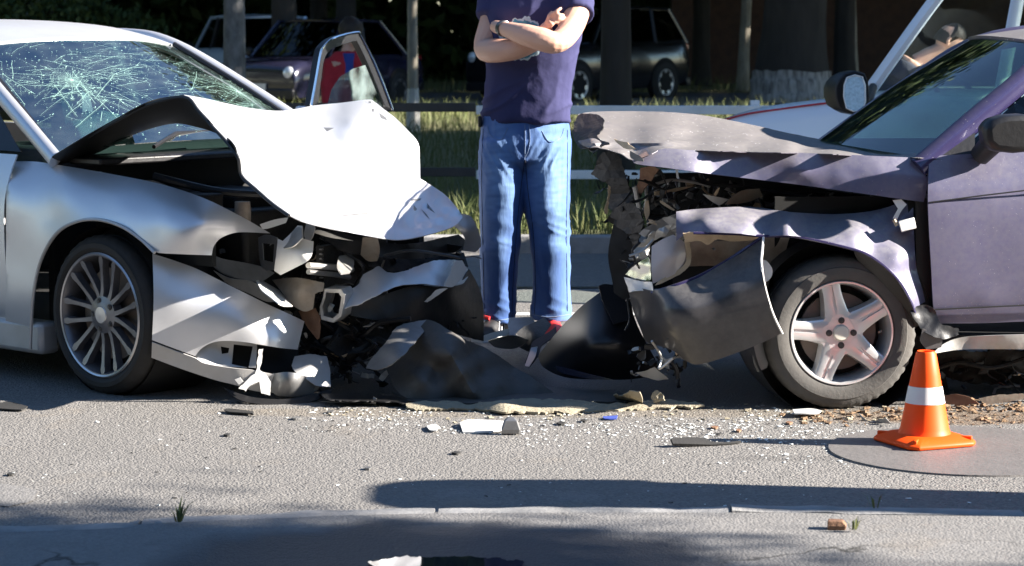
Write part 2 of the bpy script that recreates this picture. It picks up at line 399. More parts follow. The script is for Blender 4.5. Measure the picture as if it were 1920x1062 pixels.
def surf_mat(name, base, dark, grain, grain_scale, patchy, cracks=0, stains=()):
    """rough stony ground with aggregate, patches and cracks"""
    m = bpy.data.materials.new(name); m.use_nodes = True; nt = m.node_tree; N = nt.nodes; L = nt.links
    b = N['Principled BSDF']; tc = N.new('ShaderNodeTexCoord'); vec = tc.outputs['Object']
    def ns(s, d=4, r=.6):
        n = N.new('ShaderNodeTexNoise'); n.inputs['Scale'].default_value = s; n.inputs['Detail'].default_value = d; n.inputs['Roughness'].default_value = r; L.new(vec, n.inputs['Vector']); return n.outputs['Fac']
    def mr(x, a, c, lo=0, hi=1):
        r = N.new('ShaderNodeMapRange'); r.inputs[1].default_value = a; r.inputs[2].default_value = c; r.inputs[3].default_value = lo; r.inputs[4].default_value = hi; L.new(x, r.inputs[0]); return r.outputs[0]
    def mix(f, a, c):
        k = N.new('ShaderNodeMix'); k.data_type = 'RGBA'; L.new(f, k.inputs[0])
        for i, x in ((6, a), (7, c)):
            if isinstance(x, tuple): k.inputs[i].default_value = (*x, 1)
            else: L.new(x, k.inputs[i])
        return k.outputs[2]
    vo = N.new('ShaderNodeTexVoronoi'); vo.inputs['Scale'].default_value = grain_scale; L.new(vec, vo.inputs['Vector'])
    c = mix(mr(vo.outputs['Color'], .15, .85), dark, base)
    c = mix(mr(ns(patchy, 5), .42, .62, 0, .5), c, tuple(x * .72 for x in base))
    c = mix(mr(ns(patchy * 4.3, 6, .7), .55, .72, 0, .35), c, tuple(min(1, x * 1.35) for x in base))
    c = mix(mr(ns(2.2, 3), .6, .75, 0, .4), c, (base[0] * .95, base[1] * .84, base[2] * .7))
    rgh = None
    if cracks:
        vc = N.new('ShaderNodeTexVoronoi'); vc.feature = 'DISTANCE_TO_EDGE'; vc.inputs['Scale'].default_value = cracks
        wp = N.new('ShaderNodeVectorMath'); wp.operation = 'ADD'; nw = N.new('ShaderNodeTexNoise'); nw.inputs['Scale'].default_value = 4; nw.inputs['Detail'].default_value = 6; L.new(vec, nw.inputs['Vector'])
        sc_ = N.new('ShaderNodeVectorMath'); sc_.operation = 'SCALE'; sc_.inputs['Scale'].default_value = .35; L.new(nw.outputs['Color'], sc_.inputs[0]); L.new(vec, wp.inputs[0]); L.new(sc_.outputs[0], wp.inputs[1]); L.new(wp.outputs[0], vc.inputs['Vector'])
        k = N.new('ShaderNodeMath'); k.operation = 'MULTIPLY'; L.new(mr(vc.outputs['Distance'], .0, .010, 1, 0), k.inputs[0]); L.new(mr(ns(.9, 3), .5, .6), k.inputs[1])
        c = mix(k.outputs[0], c, (.035, .033, .03))
    for (cx, cy, rx, ry, amt, colr) in stains:      # fluid and soil stains; under the violet car its shadow is painted in too
        sx = N.new('ShaderNodeSeparateXYZ'); L.new(vec, sx.inputs[0])
        def m_(op, a, d):
            k = N.new('ShaderNodeMath'); k.operation = op
            for i, x in enumerate((a, d)):
                if isinstance(x, (int, float)): k.inputs[i].default_value = x
                else: L.new(x, k.inputs[i])
            return k.outputs[0]
        ex = m_('DIVIDE', m_('SUBTRACT', sx.outputs['X'], cx), rx); ey = m_('DIVIDE', m_('SUBTRACT', sx.outputs['Y'], cy), ry)
        r = m_('ADD', m_('SQRT', m_('ADD', m_('MULTIPLY', ex, ex), m_('MULTIPLY', ey, ey)), 0), m_('MULTIPLY', m_('SUBTRACT', ns(3.2, 6, .62), .5), .9))
        f = mr(r, .75, 1.05, amt, 0); c = mix(f, c, colr)
        rgh = f if rgh is None else m_('MAXIMUM', rgh, f)
    L.new(c, b.inputs['Base Color']); b.inputs['Roughness'].default_value = .88; b.inputs['Specular IOR Level'].default_value = .35
    if rgh is not None: L.new(mr(rgh, 0, 1, .88, .45), b.inputs['Roughness'])
    bp = N.new('ShaderNodeBump'); bp.inputs['Strength'].default_value = grain; bp.inputs['Distance'].default_value = .012
    ad = N.new('ShaderNodeMath'); ad.operation = 'ADD'; L.new(mr(vo.outputs['Distance'], 0, .9, 1, 0), ad.inputs[0]); L.new(mr(ns(grain_scale * .35, 4), .3, .7, 0, .8), ad.inputs[1])
    L.new(ad.outputs[0], bp.inputs['Height']); L.new(bp.outputs[0], b.inputs['Normal']); M[name] = m; return m
surf_mat('asphalt', (.205, .194, .181), (.12, .114, .108), .40, 120, .5,  stains=((.75, 9.6, 1.3, .75, .85, (.03, .028, .027)), (-.35, 9.35, .8, .38, .8, (.04, .037, .034)), (-1.9, 7.75, .22, .07, .35, (.08, .075, .07)), (1.0, 7.9, .3, .06, .3, (.09, .085, .08)), (1.75, 8.72, .75, .16, .6, (.17, .115, .07)), (.2, 8.85, 1.5, .14, .35, (.20, .165, .12))))  # first stain is spilt fluid plus the violet car's painted shadow
surf_mat('asphalt_far', (.155, .155, .16), (.09, .09, .092), .5, 60, .4)
surf_mat('pavement', (.20, .192, .184), (.15, .144, .138), .25, 110, .8, cracks=.8, stains=((-.2, 6.3, .8, .52, .95, (.028, .028, .031)), (.9, 6.2, .3, .12, .5, (.09, .088, .088))))
surf_mat('wet_pavement', (.085, .085, .09), (.06, .06, .062), .2, 110, .8)
# ---------------------------------------------------------------- the ground
def flat(name, x0, x1, y0, y1, z, mt, kind='structure', label=None):
    o = MB().add([(x0, y0, z), (x1, y0, z), (x1, y1, z), (x0, y1, z)], [(0, 1, 2, 3)]).build(name, mt, smooth=False, kind=kind, origin=(0, 0, 0), label=label); return o
flat('ground', -700, 700, -700, 700, -.06, 'grass_ground')
kerb_px = [(0, 1001), (300, 984), (600, 971), (800, 966), (1100, 964), (1500, 965), (1920, 971)]
kl = [gnd(*p) for p in kerb_px]
kl = [kl[0] + V((-14, -1.9, 0)), kl[0] + V((-3, -.33, 0))] + kl + [kl[-1] + V((4, -.12, 0)), kl[-1] + V((18, -.5, 0))]
kerb_line = spline(kl, 14)
far = [V((60, 15.0, 0)), V((-60, 15.0, 0))]
m = MB(); n = len(kerb_line)
m.add([(-60, kerb_line[0].y, 0), *[tuple(p) for p in kerb_line], (60, kerb_line[-1].y, 0), (60, 15, 0), (-60, 15, 0)], [tuple(range(n + 4))])
m.build('road', 'asphalt', smooth=False, kind='structure', origin=(0, 0, 0))
m = MB(); inner = [p + V((0, -.085, .022)) for p in kerb_line]
m.add([(-60, inner[0].y, .022), *[tuple(p) for p in inner], (60, inner[-1].y, .022), (60, -6, .022), (-60, -6, .022)], [tuple(range(n + 4))])
m.build('pavement', 'pavement', smooth=False, kind='structure', origin=(0, 0, 0))
flat('verge', -80, 80, 15.13, 36.5, .09, 'grass_ground')
flat('driveway', -80, 80, 36.5, 46, .085, 'asphalt_far')
flat('back_lawn', -80, 80, 46, 90, .09, 'grass_ground')
# near kerb: low stones with a joint between each
kerb = thing('kerb', (0, 7, 0), None, None); kerb['kind'] = 'structure'
acc = 0; cum = [0]
for i in range(1, n): cum.append(cum[-1] + (kerb_line[i] - kerb_line[i - 1]).length)
def kpos(s):
    for i in range(1, n):
        if cum[i] >= s:
            t = (s - cum[i - 1]) / (cum[i] - cum[i - 1]); return kerb_line[i - 1].lerp(kerb_line[i], t)
    return kerb_line[-1].copy()
s0 = next(cum[i] for i in range(n) if kerb_line[i].x > -5)
k = 0
while s0 + k * .86 < cum[-1] and k < 16:
    a = s0 + k * .86 + .006; b = s0 + (k + 1) * .86 - .006; k += 1
    rings = []
    dz = random.uniform(-.006, .004); dy = random.uniform(-.008, .008)
    for j in range(19):
        p = kpos(a + (b - a) * j / 18); jz = noise.fractal(p * 7, 1, 2, 3) * .006
        q = [(0.004, -.04), (0.0, .022), (-.02, .031), (-.07, .031), (-.083, .024), (-.083, -.04)]
        rings.append([V((p.x, p.y + y + dy, z + dz + jz)) for y, z in q])
    MB().rings(rings).build('kerb_stone', 'kerb_stone', kerb, angle=35)
# far kerb
fk = thing('far_kerb', (0, 15.06, 0), None, None); fk['kind'] = 'structure'
for i in range(-9, 12):
    MB().box((i * 1.0 + .37, 15.065 + random.uniform(-.01, .01), .035), (.985, .13, .15)).build('kerb_stone', 'kerb_stone', fk, bevel=.012)
# lane line and seams on the road
flat('lane_marking', -20, 20, 11.78, 11.9, .004, 'marking')
flat('tar_seam', -20, 20, 13.0, 13.07, .004, 'black_plastic')
# manhole cover under the cone
c0 = gnd(1815, 846)
MB().lathe([(0, .006), (.40, .006), (.47, .006), (.475, -.02)], c0 + V((0, 0, 0)), (0, 0, 1), (1, 0, 0), 64).build('manhole_cover', 'patch_iron', smooth=False, label='round grey manhole cover set in the road under the cone', cat='manhole cover')
# wet stain and puddle on the pavement
def zsheet(name, out, z, mt, tear=3, **k):
    return sheet(out, [(0, 0, z), (100, 0, z), (0, 100, z)], mode='z', step=25, tear=tear).build(name, mt, smooth=False, origin=(0, 0, 0), **k)
zsheet('puddle', [(690, 1055), (740, 1046), (830, 1043), (920, 1046), (985, 1052), (960, 1075), (860, 1090), (740, 1078)], .028, 'water', tear=4, kind='structure')
zsheet('pale_patch', [(-60, 905), (20, 908), (70, 920), (62, 938), (20, 948), (-60, 950)], .003, 'pavement', tear=3, kind='structure')
# ---------------------------------------------------------------- grass
def blades(name, boxes, hrange, wid, mt, label):
    vs_ = []; fs = []
    for (x0, x1, y0, y1, cnt, z, hs) in boxes:
        for i in range(cnt):
            x = random.uniform(x0, x1); y = random.uniform(y0, y1)
            if noise.noise(V((x * 1.7, y * 1.7, 0))) < -.25 and random.random() < .8: continue
            h = random.uniform(*hrange) * hs; a = random.uniform(0, pi); dx, dy = cos(a) * wid * hs, sin(a) * wid * hs
            lx, ly = random.gauss(0, .35) * h, random.gauss(0, .35) * h; b = len(vs_)
            vs_ += [(x - dx, y - dy, z), (x + dx, y + dy, z), (x + lx * .4 + dx * .7, y + ly * .4 + dy * .7, z + h * .6), (x + lx * .4 - dx * .7, y + ly * .4 - dy * .7, z + h * .6), (x + lx, y + ly, z + h)]
            fs += [(b, b + 1, b + 2, b + 3), (b + 3, b + 2, b + 4)]
    me = bpy.data.meshes.new(name); me.from_pydata(vs_, [], fs); me.materials.append(M[mt]); o = bpy.data.objects.new(name, me)
    return link(o, None, label, 'grass', None, 'stuff')
blades('grass', [(-4, 5, 15.2, 16.4, 6500, .09, 1), (-4, 5, 16.4, 20, 7000, .09, 1), (-6, 7, 20, 36, 16000, .09, 1.3), (-14, 16, 46, 49, 3000, .09, 1.6)], (.06, .24), .004, 'grass', 'tufted grass on the verge behind the far kerb and fence')

# ---------------------------------------------------------------- fence: two painted rails in black and white lengths
fy = 18.0
fence = thing('roadside_fence', (0, fy, .09), 'low roadside fence with rails painted in black and white lengths', 'fence')
cuts = [(-3.6, 'fence_black'), (-2.02, 'fence_white'), (-1.8, 'fence_black'), (-.27, 'fence_white'), (2.15, 'fence_white'), (4.3, 'fence_black'), (6.5, 'fence_white'), (9, None)]
for ztop in (at(960, 204, fy).z, at(960, 325, fy).z):
    for (xa, mt), (xb, _) in zip(cuts[:-1], cuts[1:]):
        tlt = .010
        MB().box(((xa + xb) / 2, fy - .03, ztop - tlt * (xa + xb) / 2), (xb - xa - .004, .045, .066)).build('rail', mt, fence, bevel=.004)
for xp, mt in ((-3.2, 'fence_white'), (-1.9, 'fence_white'), (-.2, 'fence_black'), (1.82, 'fence_white'), (3.9, 'fence_white'), (6.2, 'fence_white')):
    MB().box((xp, fy + .035, .47), (.07, .07, .78)).build('post', mt, fence, bevel=.005)

# ---------------------------------------------------------------- trees
def leaves(c, rad, clumps, per, size, spread):
    c = np.array(c); rad = np.array(rad)
    d = np.random.normal(size=(clumps, 3)); d /= np.linalg.norm(d, axis=1)[:, None]
    cc = c + d * rad * (np.random.uniform(.15, 1, (clumps, 1)) ** .45)
    p = (cc[:, None] + np.random.normal(size=(clumps, per, 3)) * spread).reshape(-1, 3); k = len(p)
    a = np.random.normal(size=(k, 3)); a /= np.linalg.norm(a, axis=1)[:, None]
    b = np.cross(a, np.random.normal(size=(k, 3))); b /= np.linalg.norm(b, axis=1)[:, None]
    s = np.random.uniform(.6, 1.3, (k, 1)) * size
    v = np.stack([p - a * s, p - b * s * .45, p + a * s, p + b * s * .45], 1).reshape(-1, 3)
    return v, np.arange(k * 4).reshape(-1, 4)
def npmesh(name, v, f, mt, parent, origin):
    me = bpy.data.meshes.new(name); me.from_pydata((v - np.array(origin)).tolist(), [], f.tolist()); me.materials.append(M[mt])
    o = bpy.data.objects.new(name, me); return link(o, parent)
def tree(x, y, dia, h, crown_r, crown_z, bark, label, leafm='leaf', wash=None, clumps=70, per=80, size=.16, group=None, z0=.09, lean=0):
    t = thing('tree', (x, y, z0), label, 'tree', group)
    r = dia / 2; pts = []; rs = []
    for i in range(13):
        f = i / 12; pts.append(V((x + lean * f + noise.noise(V((x, f * 3, 1))) * .06 * f, y + noise.noise(V((y, f * 3, 5))) * .06 * f, z0 - .05 + f * h)))
        rs.append(r * (1.28 - .28 * min(1, f * 12)) * (1 - .62 * f))
    # finely ringed low trunk so the bark swells and ridges are real
    tp = spline(pts, 5); tr = [rs[min(int(i / 5), 11)] + (rs[min(int(i / 5) + 1, 12)] - rs[min(int(i / 5), 11)]) * (i % 5) / 5 for i in range(len(tp))]
    m = MB(); rings = []; N_ = 28
    for p, rr in zip(tp, tr):
        ring = []
        for k in range(N_):
            A = 2 * pi * k / N_; d = V((cos(A), sin(A), 0)); ridge = noise.fractal(V((cos(A) * 2.6 + x, sin(A) * 2.6, p.z * .7)), 1, 2, 3)
            ring.append(p + d * (rr * (1 + .13 * ridge)))
        rings.append(ring)
    m.rings(rings); trunk = m.build('trunk', bark, t, angle=180)
    top = pts[-1]
    for k in range(7):
        f = random.uniform(.45, .95); p = pts[int(f * 12)]; A = 2 * pi * k / 7 + random.random()
        e = V((x + cos(A) * crown_r * .7, y + sin(A) * crown_r * .7, crown_z + random.uniform(-.2, .5) * crown_r)); mid = p.lerp(e, .5) + V((0, 0, .3))
        MB().tube(spline([p, mid, e], 4), [r * .35 * (1 - i / 9 * .8) for i in range(9)], 6).build('limb', bark, t)
    v, f = leaves((x, y, crown_z), (crown_r, crown_r, crown_r * .8), clumps, per, size, crown_r * .14)
    npmesh('crown', v, f, leafm, t, t.location)
    if wash:
        z1, mt, gap = wash; rings = []
        for i in range(10):
            p = tp[0].lerp(tp[-1], 0); zz = z0 + .01 + (z1 - z0) * i / 9; f = (zz - z0 + .05) / h; j = min(int(f * 60), 59); p = V(tp[j]); p.z = zz; rr = tr[j]; ring = []
            for k in range(N_):
                A = 2 * pi * k / N_; d = V((cos(A), sin(A), 0)); ridge = noise.fractal(V((cos(A) * 2.6 + x, sin(A) * 2.6, zz * .7)), 1, 2, 3)
                zo = zz + (noise.noise(V((A * 5, x, 0))) * gap if i == 9 else 0)
                ring.append(V((p.x, p.y, zo)) + d * (rr * (1 + .13 * ridge) + .006))
            rings.append(ring)
        MB().rings(rings, cap=False).build('whitewash', mt, trunk, angle=180)
    return t
def tx(px, Y): return at(px, 200, Y).x
tree(tx(440, 22), 22, .225, 6.4, 2.3, 4.7, 'bark_grey', 'grey flecked trunk standing behind the silver car roof')
tree(tx(535, 40), 40, .44, 11, 4.0, 8.6, 'bark_dark', 'dark rough trunk left of the navy saloon')
tree(tx(775, 29.5), 29.5, .14, 6, 1.5, 5.6, 'bark_pale', 'slim young tree with a whitewashed foot behind the fence', 'leaf_b', (.62, 'whitewash_fresh', .04), clumps=40, per=60)
tree(tx(1155, 19.6), 19.6, .275, 6.4, 2.3, 4.6, 'bark_dark', 'black tree trunk standing behind the white rail in front of the dark SUV')
tree(tx(1487, 40.5), 40.5, 1.12, 14, 5.0, 9.6, 'bark_dark', 'massive dark trunk with a faded whitewashed foot', wash=(.62, 'whitewash', .07))
tree(tx(1592, 44), 44, .3, 12, 4.0, 8.0, 'bark_pale', 'thin pale trunk right of the massive tree', lean=-.3)
tree(tx(1392, 47), 47, .22, 10, 3.6, 8.0, 'bark_pale', 'thin pale trunk left of the massive tree', lean=.3)
g1 = 'shade trees beside the road'
for (x, y, r_, cz) in ((17, 16.7, 2.3, 7.0), (22, 16.3, 2.4, 8.4), (12.6, 17.0, 2.2, 5.2), (7.4, 18.0, 2.2, 3.9), (10.8, 18.2, 2.4, 4.6), (14.5, 17.6, 2.6, 5.6), (19.5, 16.8, 3.0, 6.8), (8.5, 21.2, 2.4, 4.4), (13.5, 21, 2.6, 5.2), (19, 20.5, 3, 6.6), (-7, 20.5, 2.4, 4.6), (9, 25.5, 3.0, 5.2), (14.5, 25.3, 3.2, 5.8), (20, 24.8, 3.4, 7.0), (26, 24, 3.6, 8.6)):
    tree(x, y, .4, 9, r_, cz, 'bark_dark', 'shade tree of the row along the fence', group=g1, clumps=90, per=80)
g2 = 'trees behind the parked cars'
for (x, y, r_, cz) in ((12, 41, 4.6, 7.4), (20, 40, 5, 8.4), (29, 40, 5.5, 10), (-12, 44, 5, 7.6), (-4, 50, 5, 7.5), (4, 51, 5, 7.5), (14, 50, 5, 7.5), (23, 49, 5, 8), (-14, 53, 5, 7.5), (34, 47, 5.5, 10), (-3, 43.5, 3.6, 6.8), (6, 43.5, 3.8, 6.8), (0, 54.5, 5, 6.5), (8, 55, 5, 6.8), (17, 55, 5.2, 8), (27, 54, 5.5, 9), (37, 52, 6, 12), (-9, 48, 4.6, 6.6)):
    tree(x, y, .4, 9, r_, cz, 'bark_dark', 'tall tree behind the parked cars', group=g2, clumps=90, per=80, size=.24)
# hedge: one dense dark mass closing the view
v1, f1 = leaves((0, 57, 2.2), (30, 2.4, 3.4), 1500, 60, .24, .55)
hd = npmesh('hedge', v1, f1, 'leaf', None, (0, 0, 0)); link(hd, None, 'dense dark hedge closing the view behind the parked cars', 'hedge', None, 'stuff')
v1, f1 = leaves((-7.9, 41.6, .9), (1.9, .6, .9), 130, 70, .08, .18)
sb = npmesh('shrub', v1, f1, 'leaf', None, (0, 0, 0)); link(sb, None, 'dark leafy shrub in front of the pale blue car', 'shrub')
# low brick shed wall deep in the shade
shed = thing('brick_shed', (9, 53, .09), 'dark brick shed wall deep in the tree shade', 'shed')
MB().box((9, 53, 1.6), (11, .4, 3.2)).build('wall', 'brick_red', shed); MB().box((9, 52.9, 3.3), (11.6, 1.2, .15)).build('roof', 'grey_metal', shed)
# young street tree right of the picture that shades the near pavement
tree(8.8, 4.5, .16, 5.2, 1.2, 4.75, 'bark_grey', 'young street tree on the near pavement outside the picture', clumps=130, per=100, size=.06, z0=.022)

# unseen trees and hedge added behind the camera to cut the low sky light
def tree_copy(src, x, y, z, sc_, rot, label, group):
    t = thing('tree', (x, y, z), label, 'tree', group); t.rotation_euler = (0, 0, rot); t.scale = (sc_, sc_, sc_)
    for ch in list(src.children):
        c = ch.copy(); col.objects.link(c); c.parent = t
    return t
big = tree(-3, -9.5, .5, 9, 4.2, 4.9, 'bark_dark', 'unseen leafy tree added behind the camera to block low sky', group='added trees behind the camera', clumps=170, per=90, size=.2, z0=-.06)
for i_, (x, y, sc_) in enumerate(((-10, -10.5, 1.05), (-17, -9.5, 1), (-24, -10, 1.1), (-32, -8, 1.15), (4.5, -10, 1.0), (11.5, -11, 1.1), (19, -11, 1.0), (27, -12, 1.15), (-41, -3, 1.3), (-6.5, -14, 1.3), (8, -15, 1.35), (-20, -15, 1.4), (22, -16, 1.3))):
    tree_copy(big, x, y, -.06, sc_, i_ * 1.1, 'unseen leafy tree added behind the camera to block low sky', 'added trees behind the camera')
for i_, (x, y, sc_) in enumerate(((-13, 21, 1.0), (-21, 19.5, 1.1), (-29, 20, 1.1), (-38, 18, 1.2), (-20, 33, 1.2), (-30, 36, 1.3))):  # unseen trees added to darken the bright horizon on the left
    tree_copy(big, x, y, .09, sc_, i_ * 1.7, 'unseen leafy tree added on the left verge to block low sky', 'added trees on the left verge')
v1, f1 = leaves((0, -12.5, .8), (34, 1.0, 1.5), 700, 60, .14, .4)
hd = npmesh('hedge', v1, f1, 'leaf', None, (0, 0, 0)); link(hd, None, 'unseen long hedge added behind the camera to block low sky', 'hedge', None, 'stuff')
# ---------------------------------------------------------------- wheels
def wheel(fr, u, v, r, wd, rim_r, style, parent, rim_mat, tyre_mat, steer=0, seg=120, detail=True, tread=True, camber=0):
    c = fr.w(u, v, r); out = -fr.n; fw = fr.a
    if steer:
        R = Matrix.Rotation(steer, 3, 'Z'); out = R @ out; fw = R @ fw
    up = V((0, 0, 1))
    def P(x, y, d): return c + fw * x + up * y + out * d         # d: outward from the outer tyre face plane
    rs = rim_r
    m = MB(); R_ = r
    def tr(k): return R_ - (.003 if (k // 2) % 2 else 0)
    def ts(k): return R_ * .968 - (.003 if (k // 2) % 2 else 0)
    prof = [(rs * .97, -.02), (rs * 1.03, -.004), (rs + (r - rs) * .3, .004), (rs + (r - rs) * .55, .003), (rs + (r - rs) * .58, -.001), (r * .93, -.006)]
    prof += [(ts if tread else r * .965, -.014), (tr if tread else r * .99, -.03), (r, -.05)]
    for g in (.3, .5, .7):
        prof += [(r, -wd * g + .006), (r * .972, -wd * g + .004), (r * .972, -wd * g - .004), (r, -wd * g - .006)]
    prof += [(r, -wd + .05), (tr if tread else r * .99, -wd + .03), (r * .95, -wd + .01), (rs + (r - rs) * .4, -wd), (rs * .97, -wd + .01)]
    wm = MB()
    wm.lathe([(rs * 1.0, -.012), (rs * .985, -.003), (rs * .955, -.004), (rs * .925, -.016), (rs * .9, -.05), (rs * .86, -wd * .8), (rs * .97, -wd + .02)], c, out, up, 72)
    if style == 'five':
        for k in range(5):
            A0 = radians(90 - 14 + k * 72)
            def Q(rad, off, d):
                A = A0; e = (cos(A), sin(A)); t = (-sin(A), cos(A)); return P(e[0] * rad + t[0] * off, e[1] * rad + t[1] * off, d)
            st = [(rs * .26, .050, -.018), (rs * .45, .042, -.020), (rs * .62, .037, -.016), (rs * .8, .034, -.012), (rs * .965, .036, -.010)]
            rings = []
            for rad, hw, d in st:
                g = .010 if rad > rs * .6 else .0
                rings.append([Q(rad, -hw * 1.15, d - .05), Q(rad, -hw, d - .004), Q(rad, -hw * .8, d), Q(rad, -.006, d), Q(rad, -.004, d - g), Q(rad, .004, d - g), Q(rad, .006, d), Q(rad, hw * .8, d), Q(rad, hw, d - .004), Q(rad, hw * 1.15, d - .05)])
            wm.rings(rings)
        wm.lathe([(0, -.022), (rs * .15, -.022), (rs * .3, -.018), (rs * .42, -.02), (rs * .45, -.06)], c, out, up, 40)
    elif style == 'multi':
        for k in range(14):
            A0 = radians(90 + k * 360 / 14); sgn = 1 if k % 2 else -1
            def Q(rad, off, d):
                bend = .022 * sgn * (rad / rs) ** 1.5 - .010 * sgn; e = (cos(A0), sin(A0)); t = (-sin(A0), cos(A0)); o_ = off + bend; return P(e[0] * rad + t[0] * o_, e[1] * rad + t[1] * o_, d)
            rings = []
            for rad, hw, d in ((rs * .2, .010, -.020), (rs * .4, .0085, -.024), (rs * .6, .0075, -.020), (rs * .78, .0085, -.013), (rs * .88, .013, -.009), (rs * .97, .007, -.006)):
                rings.append([Q(rad, -hw * 1.3, d - .03), Q(rad, -hw, d), Q(rad, hw, d), Q(rad, hw * 1.3, d - .03)])
            wm.rings(rings)
        wm.lathe([(0, -.012), (rs * .14, -.012), (rs * .22, -.018), (rs * .30, -.022), (rs * .31, -.06)], c, out, up, 40)
    else:
        for k in range(7):
            A0 = radians(90 + k * 360 / 7)
            rings = []
            for rad, hw, d in ((rs * .15, .05, -.02), (rs * .6, .032, -.022), (rs * .97, .04, -.01)):
                e = (cos(A0), sin(A0)); t = (-sin(A0), cos(A0))
                rings.append([P(e[0] * rad + t[0] * o_, e[1] * rad + t[1] * o_, d - q) for o_, q in ((-hw, .04), (-hw, 0), (hw, 0), (hw, .04))])
            wm.rings(rings)
    w = wm.build('wheel', rim_mat, parent, angle=35)
    tm = MB().lathe(prof, c, out, up, seg, closed=True); tm.build('tyre', tyre_mat, w, angle=32)
    MB().lathe([(0, -.075), (rs * .74, -.075), (rs * .74, -.09), (0, -.09)], c, out, up, 40).build('brake_disc', 'brake' if detail else 'dark_void', w)
    if detail:
        MB().lathe([(rs * .93, -wd * .7), (0, -wd * .72)], c, out, up, 32).build('brake_shield', 'dark_void', w)
        n = 4 if style == 'five' else 5
        for k in range(n):
            A = radians(90 + (0 if n == 4 else 18) + k * 360 / n); rr = .047 if n == 4 else .056
            p = P(cos(A) * rr, sin(A) * rr, -.017)
            MB().lathe([(0, .004), (.006, .004), (.008, 0), (.0125, .0005), (.0125, -.02)], p, out, up, 12).build('bolt', 'bolt', w)
        MB().lathe([(0, -.008), (rs * .13, -.009), (rs * .155, -.016), (rs * .16, -.03)], c, out, up, 32).build('hub_cap', 'hub_cap' if style == 'five' else 'alloy_edge', w)
        if style == 'five': MB().tube([P(-rs * .78, rs * .02, -.03), P(-rs * .72, rs * .01, -.008)], .004, 8).build('valve', 'tan_metal', w)
        if style == 'multi': MB().lathe([(rs * 1.012, -.004), (rs * .99, .001), (rs * .965, -.002)], c, out, up, 72).build('rim_lip', 'alloy_edge', w)
    return w

